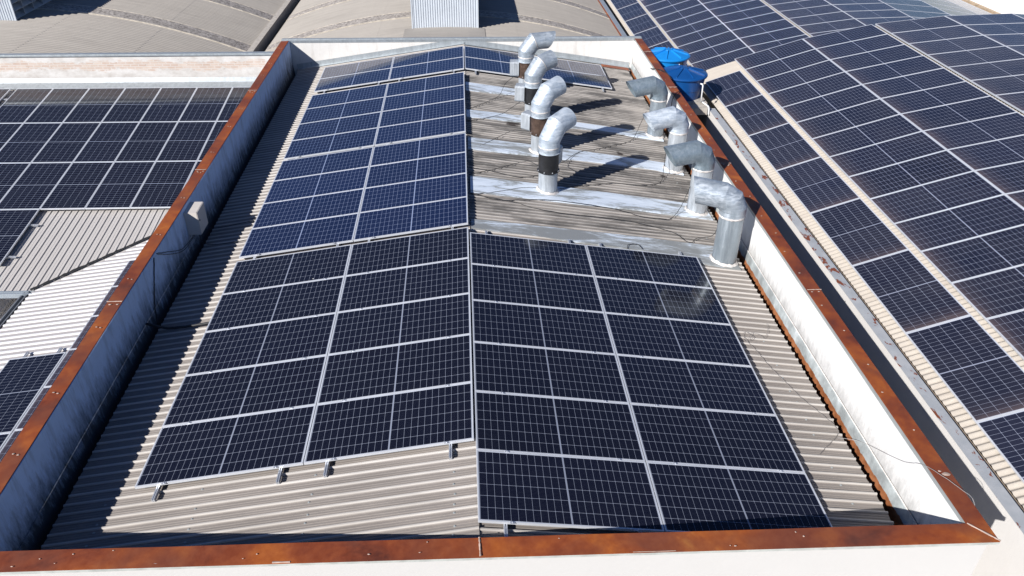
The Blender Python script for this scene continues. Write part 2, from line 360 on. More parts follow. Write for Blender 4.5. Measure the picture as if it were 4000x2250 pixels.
# ------------------------------------------------------------------ solar panels
PLEN, PWID, PT = 2.108, 1.060, 0.035
def frame_mesh():
    mb = MB(); hx, hy, lip = PLEN / 2, PWID / 2, 0.017
    for (x0, x1, y0, y1) in ((-hx, hx, -hy, -hy + lip), (-hx, hx, hy - lip, hy), (-hx, -hx + lip, -hy + lip, hy - lip), (hx - lip, hx, -hy + lip, hy - lip)):
        mb.box(((x0 + x1) / 2, (y0 + y1) / 2, -PT / 2), (x1 - x0, y1 - y0, PT))
    return mb
def glass_mesh():
    mb = MB(); mb.box((0, 0, -0.008), (PLEN - 0.034, PWID - 0.034, 0.010)); return mb
def clamp_mesh(dx):
    mb = MB(); mb.box((dx, -PWID / 2 - 0.005, 0.003), (0.05, 0.034, 0.006)); mb.lathe([(0.0, 0.014), (0.008, 0.014), (0.008, 0.006)], 8, (dx, -PWID / 2 - 0.005, 0)); return mb
_pro = {}
def solar_panel(mtx, label, group, cells='cell', clamps=False):
    hx, hy = PLEN / 2, PWID / 2
    if not inview([mtx @ Vector((i * hx, j * hy, 0)) for i in (-1, 1) for j in (-1, 1)]): return None
    e = thing('solar_panel', label, 'solar panel', group=group, mtx=mtx)
    key = (cells, clamps)
    if key not in _pro:
        _pro[key] = [frame_mesh().obj('frame', 'alu', e), glass_mesh().obj('cell_sheet', cells, e)]
        if clamps: _pro[key] += [clamp_mesh(dx).obj('clamp', 'alu_rail', e) for dx in (-0.68, 0.72)]
    else:
        for pr in _pro[key]:
            c = pr.copy(); col.objects.link(c); c.parent = e
    return e
ORD = 'first second third fourth fifth sixth seventh eighth ninth tenth eleventh twelfth thirteenth fourteenth fifteenth sixteenth seventeenth eighteenth'.split()
cL, sL, cR, sR = math.cos(AL), math.sin(AL), math.cos(AR), math.sin(AR)
NL, NR = Vector((-sL, 0, cL)), Vector((sR, 0, cR))
def onL(d, y, h=0): return Vector((-cL * d, y, ZL - sL * d)) + NL * h
def onR(d, y, h=0): return Vector((cR * d, y, -sR * d)) + NR * h
def jit(m):
    return m @ Matrix.Rotation(random.uniform(-.0016, .0016), 4, 'X') @ Matrix.Rotation(random.uniform(-.0012, .0012), 4, 'Y')
def Lp(d, y): return jit(frame(onL(d, y), (cL, 0, sL), NL))
def Rp(d, y): return jit(frame(onR(d, y), (cR, 0, -sR), NR))
side = ['ridge-side', 'parapet-side']
def grp(s): return 'solar panels on ' + s
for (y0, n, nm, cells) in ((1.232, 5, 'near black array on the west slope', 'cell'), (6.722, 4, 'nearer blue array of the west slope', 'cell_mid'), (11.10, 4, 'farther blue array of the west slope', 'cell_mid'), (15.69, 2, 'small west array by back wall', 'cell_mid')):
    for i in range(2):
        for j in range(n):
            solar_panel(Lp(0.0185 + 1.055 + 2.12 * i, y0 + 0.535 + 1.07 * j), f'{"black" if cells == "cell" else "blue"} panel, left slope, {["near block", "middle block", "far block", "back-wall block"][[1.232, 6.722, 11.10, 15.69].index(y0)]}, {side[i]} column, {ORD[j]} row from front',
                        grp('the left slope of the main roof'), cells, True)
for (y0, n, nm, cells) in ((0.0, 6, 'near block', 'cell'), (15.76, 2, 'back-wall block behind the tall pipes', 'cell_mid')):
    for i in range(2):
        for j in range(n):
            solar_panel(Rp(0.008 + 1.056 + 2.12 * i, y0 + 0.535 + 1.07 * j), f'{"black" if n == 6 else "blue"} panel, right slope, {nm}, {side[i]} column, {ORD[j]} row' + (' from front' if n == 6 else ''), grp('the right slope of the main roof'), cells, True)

# ---- mounting rails: open channel sections running under the panels
def rail(name, a, b, up, label, group):
    mb = MB(); p = [(-0.019, 0), (0.019, 0), (0.019, 0.042), (0.007, 0.042), (0.007, 0.026), (-0.007, 0.026), (-0.007, 0.042), (-0.019, 0.042)]
    mb.extrude(p, a, b, up); o = mb.obj(name, 'alu_rail'); return tag(o, label, 'mounting rail', group)
HR = -PT - 0.044
for x, nth in ((0.31, 'nearest the ridge'), (1.825, 'second from the ridge'), (2.40, 'third from the ridge'), (3.92, 'nearest the parapet')):
    d = x / cL
    for (a, b, blk) in ((1.02, 6.72, 'black block'), (6.735, 11.03, 'middle blue block'), (11.085, 15.47, 'far blue block'), (15.60, 17.86, 'back-wall block')):
        rail('mounting_rail', onL(d, a, HR), onL(d, b, HR), NL, f'aluminium rail under left-slope {blk}, {nth}', 'rails under the left slope panels')
    d = x / cR
    for (a, b, blk) in ((-0.20, 6.62, 'black block'), (15.58, 17.95, 'back-wall block')):
        rail('mounting_rail', onR(d, a, HR), onR(d, b, HR), NR, f'aluminium rail under right-slope {blk}, {nth}', 'rails under the right slope panels')

# ------------------------------------------------------------------ main building
main = thing('warehouse', 'white walled warehouse with twin-pitched ribbed roof inside rust-capped parapets', 'building', (0, 9, -7))
def at_main(mb, name, mat, parent=None):
    o = mb.obj(name, mat, parent or main)
    if not parent: o.location = (0, -9, 7)
    return o
OFF = -0.112
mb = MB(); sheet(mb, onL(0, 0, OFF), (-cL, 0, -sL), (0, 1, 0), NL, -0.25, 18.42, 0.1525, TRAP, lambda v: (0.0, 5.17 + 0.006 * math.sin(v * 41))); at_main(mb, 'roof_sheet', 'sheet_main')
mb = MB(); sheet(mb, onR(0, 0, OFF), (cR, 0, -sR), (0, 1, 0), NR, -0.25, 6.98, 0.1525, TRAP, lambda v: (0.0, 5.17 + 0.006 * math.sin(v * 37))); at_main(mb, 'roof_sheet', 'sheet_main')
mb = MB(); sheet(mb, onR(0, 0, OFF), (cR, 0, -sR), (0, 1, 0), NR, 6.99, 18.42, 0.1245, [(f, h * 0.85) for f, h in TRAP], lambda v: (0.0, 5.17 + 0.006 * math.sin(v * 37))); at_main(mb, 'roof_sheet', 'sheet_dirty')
def screws(fn, ds, y0, y1, pitch, off):
    mb = MB(); c = int(y0 / pitch)
    while c * pitch < y1:
        for d in ds:
            q = fn(d + random.uniform(-.015, .015), (c + random.choice((0.3, 0.52))) * pitch, OFF + .001)
            mb.lathe([(0.016, 0.0), (0.016, 0.003), (0.006, 0.004), (0.006, 0.012), (0.0, 0.012)], 8, q)
        c += random.choice((1, 1, 2))
    return at_main(mb, 'roof_screw', 'drip')
screws(onL, (0.28, 2.0, 3.4, 4.6), -0.2, 1.15, 0.1525, 0); screws(onL, (4.5,), 1.2, 18.2, 0.305, 0); screws(onR, (4.75,), 0.0, 18.2, 0.305, 0)
# silver strips around the pipe feet
for q in (((0.05, 6.74), (0.05, 7.08), (3.2, 7.11), (4.98, 7.05), (5.02, 6.25), (4.35, 6.33), (3.9, 6.55)),
          ((0.06, 8.19), (0.06, 8.96), (2.6, 8.93), (5.02, 8.84), (5.04, 8.19), (3.5, 8.27), (1.6, 8.23)),
          ((0.04, 10.36), (0.04, 11.01), (2.4, 11.03), (4.95, 10.92), (4.97, 10.38), (3.4, 10.50), (2.1, 10.41)),
          ((0.02, 12.28), (0.02, 12.76), (2.4, 12.88), (4.95, 12.80), (4.95, 12.36), (3.4, 12.45), (1.5, 12.36)),
          ((0.02, 14.19), (0.02, 14.83), (1.95, 14.78), (1.95, 14.35))):
    mb = MB(); n = len(q); up = [onR(x / cR, y, OFF + 0.033) for x, y in q]; dn = [onR(x / cR, y, OFF + 0.004) for x, y in q]
    mb.add(dn + up, [tuple(range(n, 2 * n))[::-1]] + [(i, (i + 1) % n, n + (i + 1) % n, n + i) for i in range(n)]); at_main(mb, 'roof_flashing', 'band')
# parapets (front one is slightly skewed)
CAPZ = 0.045
fi = lambda x: -0.262 - 0.0165 * x          # inner edge of the front cap
fo = lambda x: -0.505 - 0.0165 * x
XI, XO, XW = 5.285, 5.515, 5.435
def wall(name, mat, a, b, t_in, t_out, z0, z1):
    mb = MB(); mb.hexa([(*a[0], z0), (*a[1], z0), (*b[1], z0), (*b[0], z0), (*a[0], z1), (*a[1], z1), (*b[1], z1), (*b[0], z1)]); return at_main(mb, name, mat)
ZT = CAPZ - 0.012
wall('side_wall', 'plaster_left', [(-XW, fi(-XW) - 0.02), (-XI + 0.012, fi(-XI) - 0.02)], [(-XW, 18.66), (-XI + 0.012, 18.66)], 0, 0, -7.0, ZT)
wall('side_wall', 'plaster_right', [(XI + 0.012, fi(XI) - 0.02), (XW, fi(XW) - 0.02)], [(XI + 0.012, 18.66), (XW, 18.66)], 0, 0, -7.0, ZT)
wall('front_wall', 'plaster_front', [(-XW, fo(-XW) + 0.045), (XW, fo(XW) + 0.045)], [(-XW, fi(-XW) - 0.024), (XW, fi(XW) - 0.024)], 0, 0, -7.0, ZT)
wall('back_wall', 'plaster_back', [(-XI, 18.45), (XI, 18.45)], [(-XI, 18.655), (XI, 18.655)], 0, 0, -7.0, ZT - 0.004)
# rusted caps: mitred, folded down on both faces
def cap(pi0, pi1, po0, po1, parent_mat='rust', lip_in=0.016, lip_out=0.05, name='wall_cap'):
    mb = MB(); t = 0.004; n = 10
    def row(z_in): pass
    def lerp(a, b, f): return (a[0] + (b[0] - a[0]) * f, a[1] + (b[1] - a[1]) * f)
    pts = []
    for i in range(n + 1):
        f = i / n; a = lerp(pi0, pi1, f); b = lerp(po0, po1, f); wz = 0.004 * math.sin(i * 2.3) if 0 < i < n else 0
        pts += [(*a, CAPZ - lip_in), (*a, CAPZ + wz), (*b, CAPZ - 0.01 + wz), (*b, CAPZ - lip_out)]
    fs = [(i * 4 + j, i * 4 + j + 1, i * 4 + j + 5, i * 4 + j + 4) for i in range(n) for j in range(3)]
    mb.add(pts, fs); return mb
CI = [(-XI, fi(-XI)), (XI, fi(XI)), (XI, 18.44), (-XI, 18.44)]
CO = [(-XO, fo(-XO)), (XO, fo(XO)), (XO, 18.66), (-XO, 18.66)]
capF = at_main(cap(CI[0], CI[1], CO[0], CO[1], lip_out=0.018), 'wall_cap', 'rust')
capR = at_main(cap(CI[1], (XI, 18.40), CO[1], (XO, 18.40)), 'wall_cap', 'rust')
capL = at_main(cap(CI[0], (-XI, 18.40), CO[0], (-XO, 18.40)), 'wall_cap', 'rust')
mb = MB(); mb.box((0, 18.55, CAPZ - 0.012), (2 * XO, 0.25, 0.024)); mb.box((0, 18.437, CAPZ - 0.045), (2 * XI - 0.02, 0.006, 0.05)); mb.box((0, 18.52, CAPZ + 0.012), (2 * XO, 0.05, 0.022)); at_main(mb, 'wall_cap', 'galv')
def drip(a, b, nm='drip_edge', hang=0.075):
    mb = MB(); n = 12; P = []
    for i in range(n + 1):
        f = i / n; x, y = a[0] + (b[0] - a[0]) * f, a[1] + (b[1] - a[1]) * f
        P += [(x, y, CAPZ - .0165), (x, y, CAPZ - hang * random.uniform(.9, 1.08))]
    mb.add(P, [(2 * i, 2 * i + 1, 2 * i + 3, 2 * i + 2) for i in range(n)]); return mb
drip((-XO, fo(-XO) - .001), (XO, fo(XO) - .001), hang=.052).obj('drip_edge', 'drip_pale', capF)
drip((XI - .001, fi(XI)), (XI - .001, 18.40)).obj('drip_edge', 'drip', capR)
drip((-XI + .001, fi(-XI)), (-XI + .001, 18.40)).obj('drip_edge', 'drip', capL)
# sealant smears over the joints and rivets of the caps
def blob(mb, x, y, z, rx, ry, n=9):
    vs = [(x, y, z + 0.006)] + [(x + rx * math.cos(6.283 * j / n) * random.uniform(.7, 1.25), y + ry * math.sin(6.283 * j / n) * random.uniform(.7, 1.25), z) for j in range(n)]
    mb.add(vs, [(0, 1 + j, 1 + (j + 1) % n) for j in range(n)])
def smear(mb, a, b, wd, n=14):
    a, b = Vector(a), Vector(b); t = (b - a).normalized(); s_ = Vector((-t.y, t.x, 0)); vs = []
    for i in range(n + 1):
        p = a.lerp(b, i / n); q = wd * random.uniform(.5, 1.2); vs += [p - s_ * q, p + Vector((0, 0, 0.005)), p + s_ * q]
    mb.add(vs, [(3 * i + j, 3 * i + j + 1, 3 * i + j + 4, 3 * i + j + 3) for i in range(n) for j in (0, 1)])
zc = CAPZ + 0.006
mb = MB(); smear(mb, (0.012, fi(0), zc), (0.018, fo(0), zc), 0.009)
for i in range(15):
    x = random.uniform(-4.9, 5.2); blob(mb, x, fi(x) - random.choice((0.05, 0.19, 0.12)) + random.uniform(-.02, .02), zc, random.uniform(.006, .016), random.uniform(.005, .011))
smear(mb, (-2.1, fo(-2.1) + .012, zc - .01), (-1.92, fo(-1.92) + .012, zc - .01), 0.012, 6)
smear(mb, (1.6, fo(1.6) + .006, zc - .012), (2.05, fo(2.05) + .006, zc - .012), .003, 12)
at_main(mb, 'sealant_stain', 'old_sealant', capF)
mb = MB(); smear(mb, (XI, fi(XI), zc), (XO, fo(XO), zc), 0.014)
for y in (4.24, 9.05, 13.85, 17.0):
    smear(mb, (XI, y, zc), (XO, y, zc), 0.012); blob(mb, 5.34, y - .06, zc, .018, .016); blob(mb, 5.45, y - .06, zc, .018, .016)
y = 0.4
while y < 18: blob(mb, random.choice((5.35, 5.38, 5.42)), y, zc, .017, .014); y += random.uniform(.55, 1.0)
blob(mb, 5.43, 0.35, zc, .045, .03); at_main(mb, 'sealant_stain', 'old_sealant', capR)
mb = MB()
for y in (4.40, 9.15, 13.94): smear(mb, (-XI, y, zc), (-XO, y, zc), 0.013); blob(mb, -5.33, y - .08, zc, .02, .018); blob(mb, -5.44, y - .08, zc, .02, .018)
y = 1.2
while y < 18: blob(mb, -5.36, y, zc, .016, .014); blob(mb, -5.42, y + .02, zc, .016, .014); y += random.uniform(1.0, 1.5)
at_main(mb, 'sealant_stain', 'old_sealant', capL)
# box gutters along both eaves
for sgn, mat in ((-1, 'dark'), (1, 'rust_gutter')):
    mb = MB(); x = lambda v: sgn * v
    prof = [(5.04, -1.28), (5.235, -1.28), (5.243, -1.00), (5.268, -0.735), (5.279, -0.72)]
    vs = [(x(a), yy, z) for yy in (-0.3, 18.44) for a, z in prof]; n = len(prof)
    mb.add(vs, [(i, i + 1, n + i + 1, n + i) for i in range(n - 1)])
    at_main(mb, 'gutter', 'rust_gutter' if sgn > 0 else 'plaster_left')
mb = MB(); mb.tube([(5.277, -0.2, -0.72), (5.277, 18.44, -0.72)], 0.007, 6); at_main(mb, 'sealant_bead', 'sealant')
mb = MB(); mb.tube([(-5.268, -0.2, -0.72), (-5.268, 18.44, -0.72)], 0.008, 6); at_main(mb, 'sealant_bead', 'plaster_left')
# flashing where the roof runs into the back wall, with a rusted stretch at the right end
for fn, dmax, parts in ((onL, 5.2, 'galv'), (onR, 5.25, 'galv')):
    mb = MB(); a, b = fn(0, 18.30, OFF + .036), fn(dmax, 18.30, OFF + .036); c_, d_ = fn(dmax, 18.43, OFF + .045), fn(0, 18.43, OFF + .045); e_, f_ = fn(dmax, 18.44, 0.06), fn(0, 18.44, 0.06)
    mb.add([a, b, c_, d_, e_, f_], [(0, 1, 2, 3), (3, 2, 4, 5)]); at_main(mb, 'flashing', parts)
mb = MB(); q = [onR(4.33, 18.06, OFF + .034), onR(5.2, 18.02, OFF + .034), onR(5.2, 18.28, OFF + .040), onR(4.33, 18.28, OFF + .040)]; mb.add(q, [(0, 1, 2, 3)]); at_main(mb, 'rusted_flashing', 'rust')
mb = MB(); mb.box((0, 9.0, -1.50), (10.5, 18.2, 0.3)); at_main(mb, 'roof_deck', 'dark')

# ------------------------------------------------------------------ exhaust pipes
def ringpts(c, nrm, ax, r, n):
    """circle of the cylinder (axis ax, radius r) cut by the plane through c with normal nrm"""
    ax = ax.normalized(); ref = Vector((0, 0, 1)) if abs(ax.z) < .9 else Vector((math.cos(0.3), math.sin(0.3), 0))
    a = ax.cross(ref).normalized(); b = ax.cross(a); out = []
    for j in range(n):
        t = 6.28318 * j / n; d = a * math.cos(t) + b * math.sin(t)
        k = -(d.dot(nrm)) / ax.dot(nrm); out.append(c + (d + ax * k) * r)
    return out
def duct(mb, path, r, cut=None, n=40, wall_=0.006):
    """mitred lobster-back duct; cut = normal of the oblique mouth"""
    P = [Vector(p) for p in path]; D = [(b - a).normalized() for a, b in zip(P, P[1:])]
    nr = [D[0]] + [(a + b).normalized() for a, b in zip(D, D[1:])] + [Vector(cut).normalized() if cut else D[-1]]
    for rr, flip in ((r, False), (r - wall_, True)):
        for i, ax in enumerate(D):
            A, B = ringpts(P[i], nr[i], ax, rr, n), ringpts(P[i + 1], nr[i + 1], ax, rr, n)
            fs = [(j, (j + 1) % n, n + (j + 1) % n, n + j) for j in range(n)]
            mb.add(A + B, [f[::-1] for f in fs] if flip else fs, True)
    A = ringpts(P[-1], nr[-1], D[-1], r, n); B = ringpts(P[-1], nr[-1], D[-1], r - wall_, n)
    mb.add(A + B, [(j, (j + 1) % n, n + (j + 1) % n, n + j) for j in range(n)])
def sealring(mb, c, ax, r, w_=0.014, n=40):
    ax = ax.normalized(); P = []
    for k in range(n):
        pass
    ref = Vector((0, 0, 1)) if abs(ax.z) < .9 else Vector((1, 0, 0)); a = ax.cross(ref).normalized(); b = ax.cross(a)
    vs = []
    for j in range(n):
        d = a * math.cos(6.28318 * j / n) + b * math.sin(6.28318 * j / n); q = random.uniform(.6, 1.3) * w_
        vs += [c + d * r - ax * q, c + d * (r + .007), c + d * r + ax * q]
    mb.add(vs, [(3 * j + k, 3 * j + k + 1, 3 * ((j + 1) % n) + k + 1, 3 * ((j + 1) % n) + k) for j in range(n) for k in (0, 1)], True)
def base_ring(mb, x, y, r):
    n = 40; vs = []
    for j in range(n):
        c_, s_ = math.cos(6.28318 * j / n), math.sin(6.28318 * j / n); q = random.uniform(.022, .045)
        for rr, h in ((r - .002, .05 * random.uniform(.6, 1.2)), (r + q * .5, .016), (r + q, 0.002)):
            X, Y = rr * c_, rr * s_; vs.append((X, Y, -math.tan(AR) * X + h))
    mb.add(vs, [(3 * j + k, 3 * ((j + 1) % n) + k, 3 * ((j + 1) % n) + k + 1, 3 * j + k + 1) for j in range(n) for k in (0, 1)], True)
def vec_az(az, el=0): return Vector((math.cos(R(az)) * math.cos(R(el)), math.sin(R(az)) * math.cos(R(el)), math.sin(R(el))))
def fan_pipe(x, y, az, label, zt=(0.43, 0.10), body='pipe', band='black_metal', box_az=None, outlet=0.36, rise=0.0, cutel=0):
    z0 = -math.tan(AR) * x - 0.082; r = 0.205
    e = thing('exhaust_pipe', label, 'exhaust pipe', (x, y, z0), 'tall exhaust pipes with dark fan sections')
    zb, zm, zc_ = 0.44, 0.51, 0.845                       # sleeve top, fan bottom, fan top
    mb = MB(); mb.lathe([(r - .01, -0.10), (r - .01, zb)], 40); o = mb.obj('sleeve', 'pipe_paint', e)
    mb = MB(); base_ring(mb, 0, 0, r); mb.obj('base_sealant', 'sealant', e)
    mb = MB(); mb.lathe([(r - .012, zb - .012), (r + .022, zb), (r + .022, zb + .022), (r, zb + .03), (r, zc_ - .02), (r + .02, zc_ - .012), (r + .02, zc_), (r - .02, zc_ + .002)], 40); fan = mb.obj('fan_section', band, e)
    mb = MB()
    for k in range(8): t = k * .785 + .3; mb.lathe([(0.0, .018), (.012, .016), (.012, 0)], 8, ((r + .012) * math.cos(t), (r + .012) * math.sin(t), zb + .022))
    mb.obj('flange_bolt', 'alu_rail', fan)
    mb = MB(); mb.lathe([(r + .024, zc_), (r + .024, zc_ + .01), (r + .002, zc_ + .014), (r + .002, zc_ + .12), (r - .02, zc_ + .12)], 40); mb.obj('collar', 'pipe', e)
    h = vec_az(az); d45 = (h + Vector((0, 0, 1))).normalized()
    z1 = zc_ + 0.12; a = Vector((0, 0, z1 - .002)); b = Vector((0, 0, z1 + 0.13)); c_ = b + (h * .62 + Vector((0, 0, 1)) * .78).normalized() * 0.32
    hd = (h + Vector((0, 0, 0.22 + rise))).normalized(); d_ = c_ + hd * outlet
    mb = MB(); duct(mb, [a, b, c_, d_], r + 0.006, (hd + Vector((0, 0, -cutel))).normalized() if cutel else None); mb.obj('elbow', body, e)
    mb = MB(); sealring(mb, a + Vector((0, 0, .004)), Vector((0, 0, 1)), r + .006)
    if body == 'pipe': sealring(mb, c_, (d45 + hd).normalized(), (r + .006) * 1.05, .008)
    mb.obj('seam_sealant', 'sealant', e)
    if box_az is not None:
        bx = vec_az(box_az); m = Matrix.Translation(bx * (r + .10) + Vector((0, 0, .66))) @ Matrix.Rotation(R(box_az), 4, 'Z')
        mb = MB(); hx, hy, hz, ch = .12, .15, .19, .035
        prof = [(-hy + ch, -hz), (hy - ch, -hz), (hy, -hz + ch), (hy, hz - ch), (hy - ch, hz), (-hy + ch, hz), (-hy, hz - ch), (-hy, -hz + ch)]
        vs = [m @ Vector((sx, q, z)) for sx in (-hx, hx) for q, z in prof]; n = 8
        mb.add(vs, [(i, (i + 1) % n, n + (i + 1) % n, n + i) for i in range(n)] + [tuple(range(n))[::-1], tuple(range(n, 2 * n))]); mb.obj('motor_box', 'pipe_paint', e)
    return e
fan_pipe(1.63, 8.70, 42, 'tall galvanised exhaust pipe nearest the panels, black fan section, white-brushed bent top', body='pipe_white', box_az=65)
fan_pipe(1.64, 10.69, 36, 'second tall exhaust pipe with brown-black fan section, partly hiding behind the front one', body='pipe_white', band='brown_metal', box_az=140)
fan_pipe(1.64, 12.67, 30, 'third tall exhaust pipe with black fan section and box, behind two others', body='pipe', box_az=165)
fan_pipe(1.62, 14.64, 12, 'farthest tall exhaust pipe with browned fan section and slant-cut mouth by the back panels', body='pipe', band='brown_metal', box_az=175, outlet=0.46, rise=-.2, cutel=.55)
def elbow_pipe(x, y, az, label, h1, body, outlet, drop, post, cut, r=0.208):
    z0 = -math.tan(AR) * x - 0.082
    e = thing('exhaust_pipe', label, 'exhaust pipe', (x, y, z0), 'elbow exhaust pipes along the white parapet')
    mb = MB(); mb.lathe([(r - .012, -0.12), (r - .012, h1 - .002)], 40); mb.obj('post', post, e)
    mb = MB(); base_ring(mb, 0, 0, r); mb.obj('base_sealant', 'sealant', e)
    h = vec_az(az); Z = Vector((0, 0, 1)); a = Vector((0, 0, h1 - .012)); b = a + Z * 0.15
    hd = (h + Z * drop).normalized(); b2 = b + (h * .42 + Z * .9).normalized() * .15; c_ = b2 + (h * .86 + Z * .48).normalized() * 0.19; d_ = c_ + hd * outlet
    mb = MB(); duct(mb, [a, b, b2, c_, d_], r + .004, (hd + Vector((0, 0, cut))).normalized()); el = mb.obj('elbow', body, e)
    mb = MB(); sealring(mb, Vector((0, 0, h1)), Z, r + .004, .020); mb.obj('seam_sealant', 'sealant', e)
    mb = MB(); p = Vector((-math.cos(.5) * r, math.sin(.5) * r, 0)); mb.box((r * .93 * math.cos(-.25), r * .98 * math.sin(-.25), h1 * .5), (.02, .02, h1 * .9)); mb.obj('seam_strip', 'sealant', e)
    return e
elbow_pipe(4.76, 12.66, 192, 'farthest grey elbow pipe against the white wall, dark-lipped mouth', .95, 'pipe_grey', .54, -.12, 'post', -.50)
elbow_pipe(4.76, 10.61, 193, 'pale white-brushed elbow pipe against the white wall, third from the front panels', .93, 'pipe_white', .54, -.16, 'pipe_paint', -.48, .214)
elbow_pipe(4.76, 8.55, 191, 'smooth grey elbow pipe by the white wall, second from the front panels', .98, 'pipe_grey', .54, -.10, 'pipe_paint', -.50, .216)
elbow_pipe(4.76, 6.56, 166, 'largest-looking elbow pipe beside front panels, brushed silver, with small red mark', .96, 'pipe', .50, .12, 'post', -.28, .234)

# ------------------------------------------------------------------ junction box and cables
jb = thing('junction_box', 'beige steel junction box hung on the shaded inner parapet', 'junction box', (-5.155, 7.655, -0.27))
mb = MB(); mb.box((0, 0, 0), (.23, .46, .46)); mb.obj('body', 'box', jb)
mb = MB(); mb.box((.122, 0, 0), (.012, .45, .45)); d_ = mb.obj('door', 'box', jb)
mb = MB(); mb.lathe([(0.0, .012), (.012, .012), (.012, 0)], 10); k = mb.obj('lock', 'black_metal', d_); k.matrix_local = Matrix.Translation((.128, -.17, .05)) @ Matrix.Rotation(R(90), 4, 'Y')
def smooth(pts, n=6):
    P = [Vector(p) for p in pts]; P = [P[0] * 2 - P[1]] + P + [P[-1] * 2 - P[-2]]; out = []
    for i in range(1, len(P) - 2):
        for k in range(n):
            t = k / n; a, b, c_, d2 = P[i - 1:i + 3]
            out.append(0.5 * ((2 * b) + (c_ - a) * t + (2 * a - 5 * b + 4 * c_ - d2) * t * t + (3 * b - a - 3 * c_ + d2) * t ** 3))
    return out + [P[-2]]
def cable(pts, label, r=0.006, mat='black_cable', name='cable', wob=0.007, group='cables lying on the main roof'):
    P = smooth(pts, 8); P = [p + Vector((random.uniform(-wob, wob) * .6, random.uniform(-wob, wob), random.uniform(0, wob) * .6)) if 0 < i < len(P) - 1 else p for i, p in enumerate(P)]
    mb = MB(); mb.tube(P, r, 6); return tag(mb.obj(name, mat), label, 'cable', group)
cable([(0.0, 10.2, -.10), (0.442, 10.775, -0.146), (0.784, 11.237, -0.17), (1.06, 11.0, 0.05), (1.40, 10.80, 0.12)], 'black cable rising from the ridge to the second tall pipe box')
cable([(0.03, 9.0, -.085), (0.394, 9.27, -0.138), (0.624, 9.459, -0.173), (1.065, 9.768, -0.20), (1.30, 9.4, 0.0), (1.48, 8.85, 0.12)], 'black cable sagging up from ridge to the front tall pipe fan')
cable([(0.03, 9.36, -.085), (0.395, 9.305, -0.139), (0.616, 9.263, -0.171), (0.981, 9.157, -0.226), (1.221, 9.189, -0.261), (1.499, 9.371, -0.303)], 'black cable drooping in a bow left of the front tall pipe')
cable([(0.03, 8.1, -.085), (0.36, 8.217, -0.133), (0.721, 8.422, -0.187), (1.094, 8.65, -0.242), (1.442, 8.74, -0.294)], 'black cable across the silver strip to the foot of the front pipe')
cable([(1.867, 8.8, -0.357), (2.319, 9.06, -0.424), (2.808, 9.277, -0.497), (3.108, 9.41, -0.542), (3.742, 9.493, -0.636), (4.0, 9.59, -0.674), (4.277, 9.799, -0.715), (4.42, 10.2, -0.60), (4.50, 10.5, -0.2)], 'black cable from the front tall pipe shadow to the pale elbow pipe')
cable([(1.86, 9.3, 0.02), (2.086, 10.0, -0.30), (2.56, 10.868, -0.45), (2.929, 11.125, -0.505), (3.518, 11.603, -0.602), (4.021, 12.047, -0.677), (4.232, 12.40, -0.60), (4.45, 12.52, -0.1)], 'black cable climbing diagonally from front tall pipe to farthest elbow pipe')
cable([(1.85, 11.7, -.36), (2.315, 11.892, -0.424), (2.892, 12.051, -0.509), (3.602, 12.294, -0.615), (4.159, 12.50, -0.698), (4.56, 12.66, -0.70)], 'black cable lying along the third silver strip to the farthest elbow')
cable([(0.071, 8.136, -0.088), (0.625, 7.989, -0.173), (1.43, 8.192, -0.285), (2.241, 8.221, -0.400), (3.044, 8.129, -0.520), (3.434, 7.975, -0.59), (3.89, 7.971, -0.658), (4.09, 8.036, -0.687), (4.353, 8.349, -0.60), (4.54, 8.50, -0.2)], 'black cable along the silver strip edge to the smooth grey elbow')
cable([(0.109, 8.087, -0.090), (0.885, 7.968, -0.211), (1.265, 7.808, -0.268), (1.909, 7.714, -0.364), (2.706, 7.738, -0.482), (3.371, 7.664, -0.581), (3.789, 7.525, -0.643), (4.028, 7.401, -0.678), (4.232, 7.081, -0.708), (4.435, 7.246, -0.70), (4.60, 6.90, -0.45), (4.62, 6.73, -0.05)], 'long black cable wandering below the strip and up to the nearest elbow')
cable([(0.017, 12.703, -0.083), (0.546, 13.465, -0.155), (0.88, 14.0, -0.18), (1.05, 14.3, 0.02), (1.28, 14.62, 0.10)], 'black cable from ridge up to the farthest tall pipe box')
cable([(0.041, 12.004, -0.086), (0.509, 12.343, -0.150), (0.888, 12.6, -0.15), (1.15, 12.65, 0.0), (1.36, 12.72, 0.12)], 'black cable from ridge up to the third tall pipe box')
cable([(4.32, 4.052, -0.74), (4.389, 3.922, -0.732), (4.455, 3.726, -0.742), (4.527, 3.374, -0.752), (4.672, 2.958, -0.774), (4.78, 2.648, -0.79), (4.955, 2.328, -0.816), (5.055, 2.095, -0.831), (5.024, 1.933, -0.826), (4.728, 1.648, -0.782), (4.576, 1.51, -0.76)], 'thin grey wire trailing down the sunlit strip beside the front panels', .0032, 'grey_wire', 'wire', .004, 'thin wires')
cable([(4.389, 3.922, -0.73), (4.35, 4.11, -0.715), (4.439, 4.213, -0.73), (4.50, 4.05, -.72), (4.40, 3.98, -.71), (4.515, 4.171, -0.72), (4.645, 4.155, -0.75), (4.684, 4.071, -0.756), (4.821, 4.272, -0.78), (4.892, 4.504, -0.79)], 'curled loose grey wire loops lying beside the panels', .0032, 'grey_wire', 'wire', .004, 'thin wires')
cable([(2.893, 6.50, -0.50), (2.93, 6.66, -.49), (2.996, 6.733, -0.505), (3.15, 6.741, -0.528), (3.203, 6.60, -0.54)], 'small looped black cable end at the top edge of the front panels')
cable([(-5.262, 5.90, 0.0), (-5.25, 6.385, -0.251), (-5.24, 6.903, -0.501), (-5.20, 7.345, -0.53), (-5.20, 7.52, -.50)], 'black cable swagged below the box on the shaded wall, upper of two', group='cables on the shaded parapet')
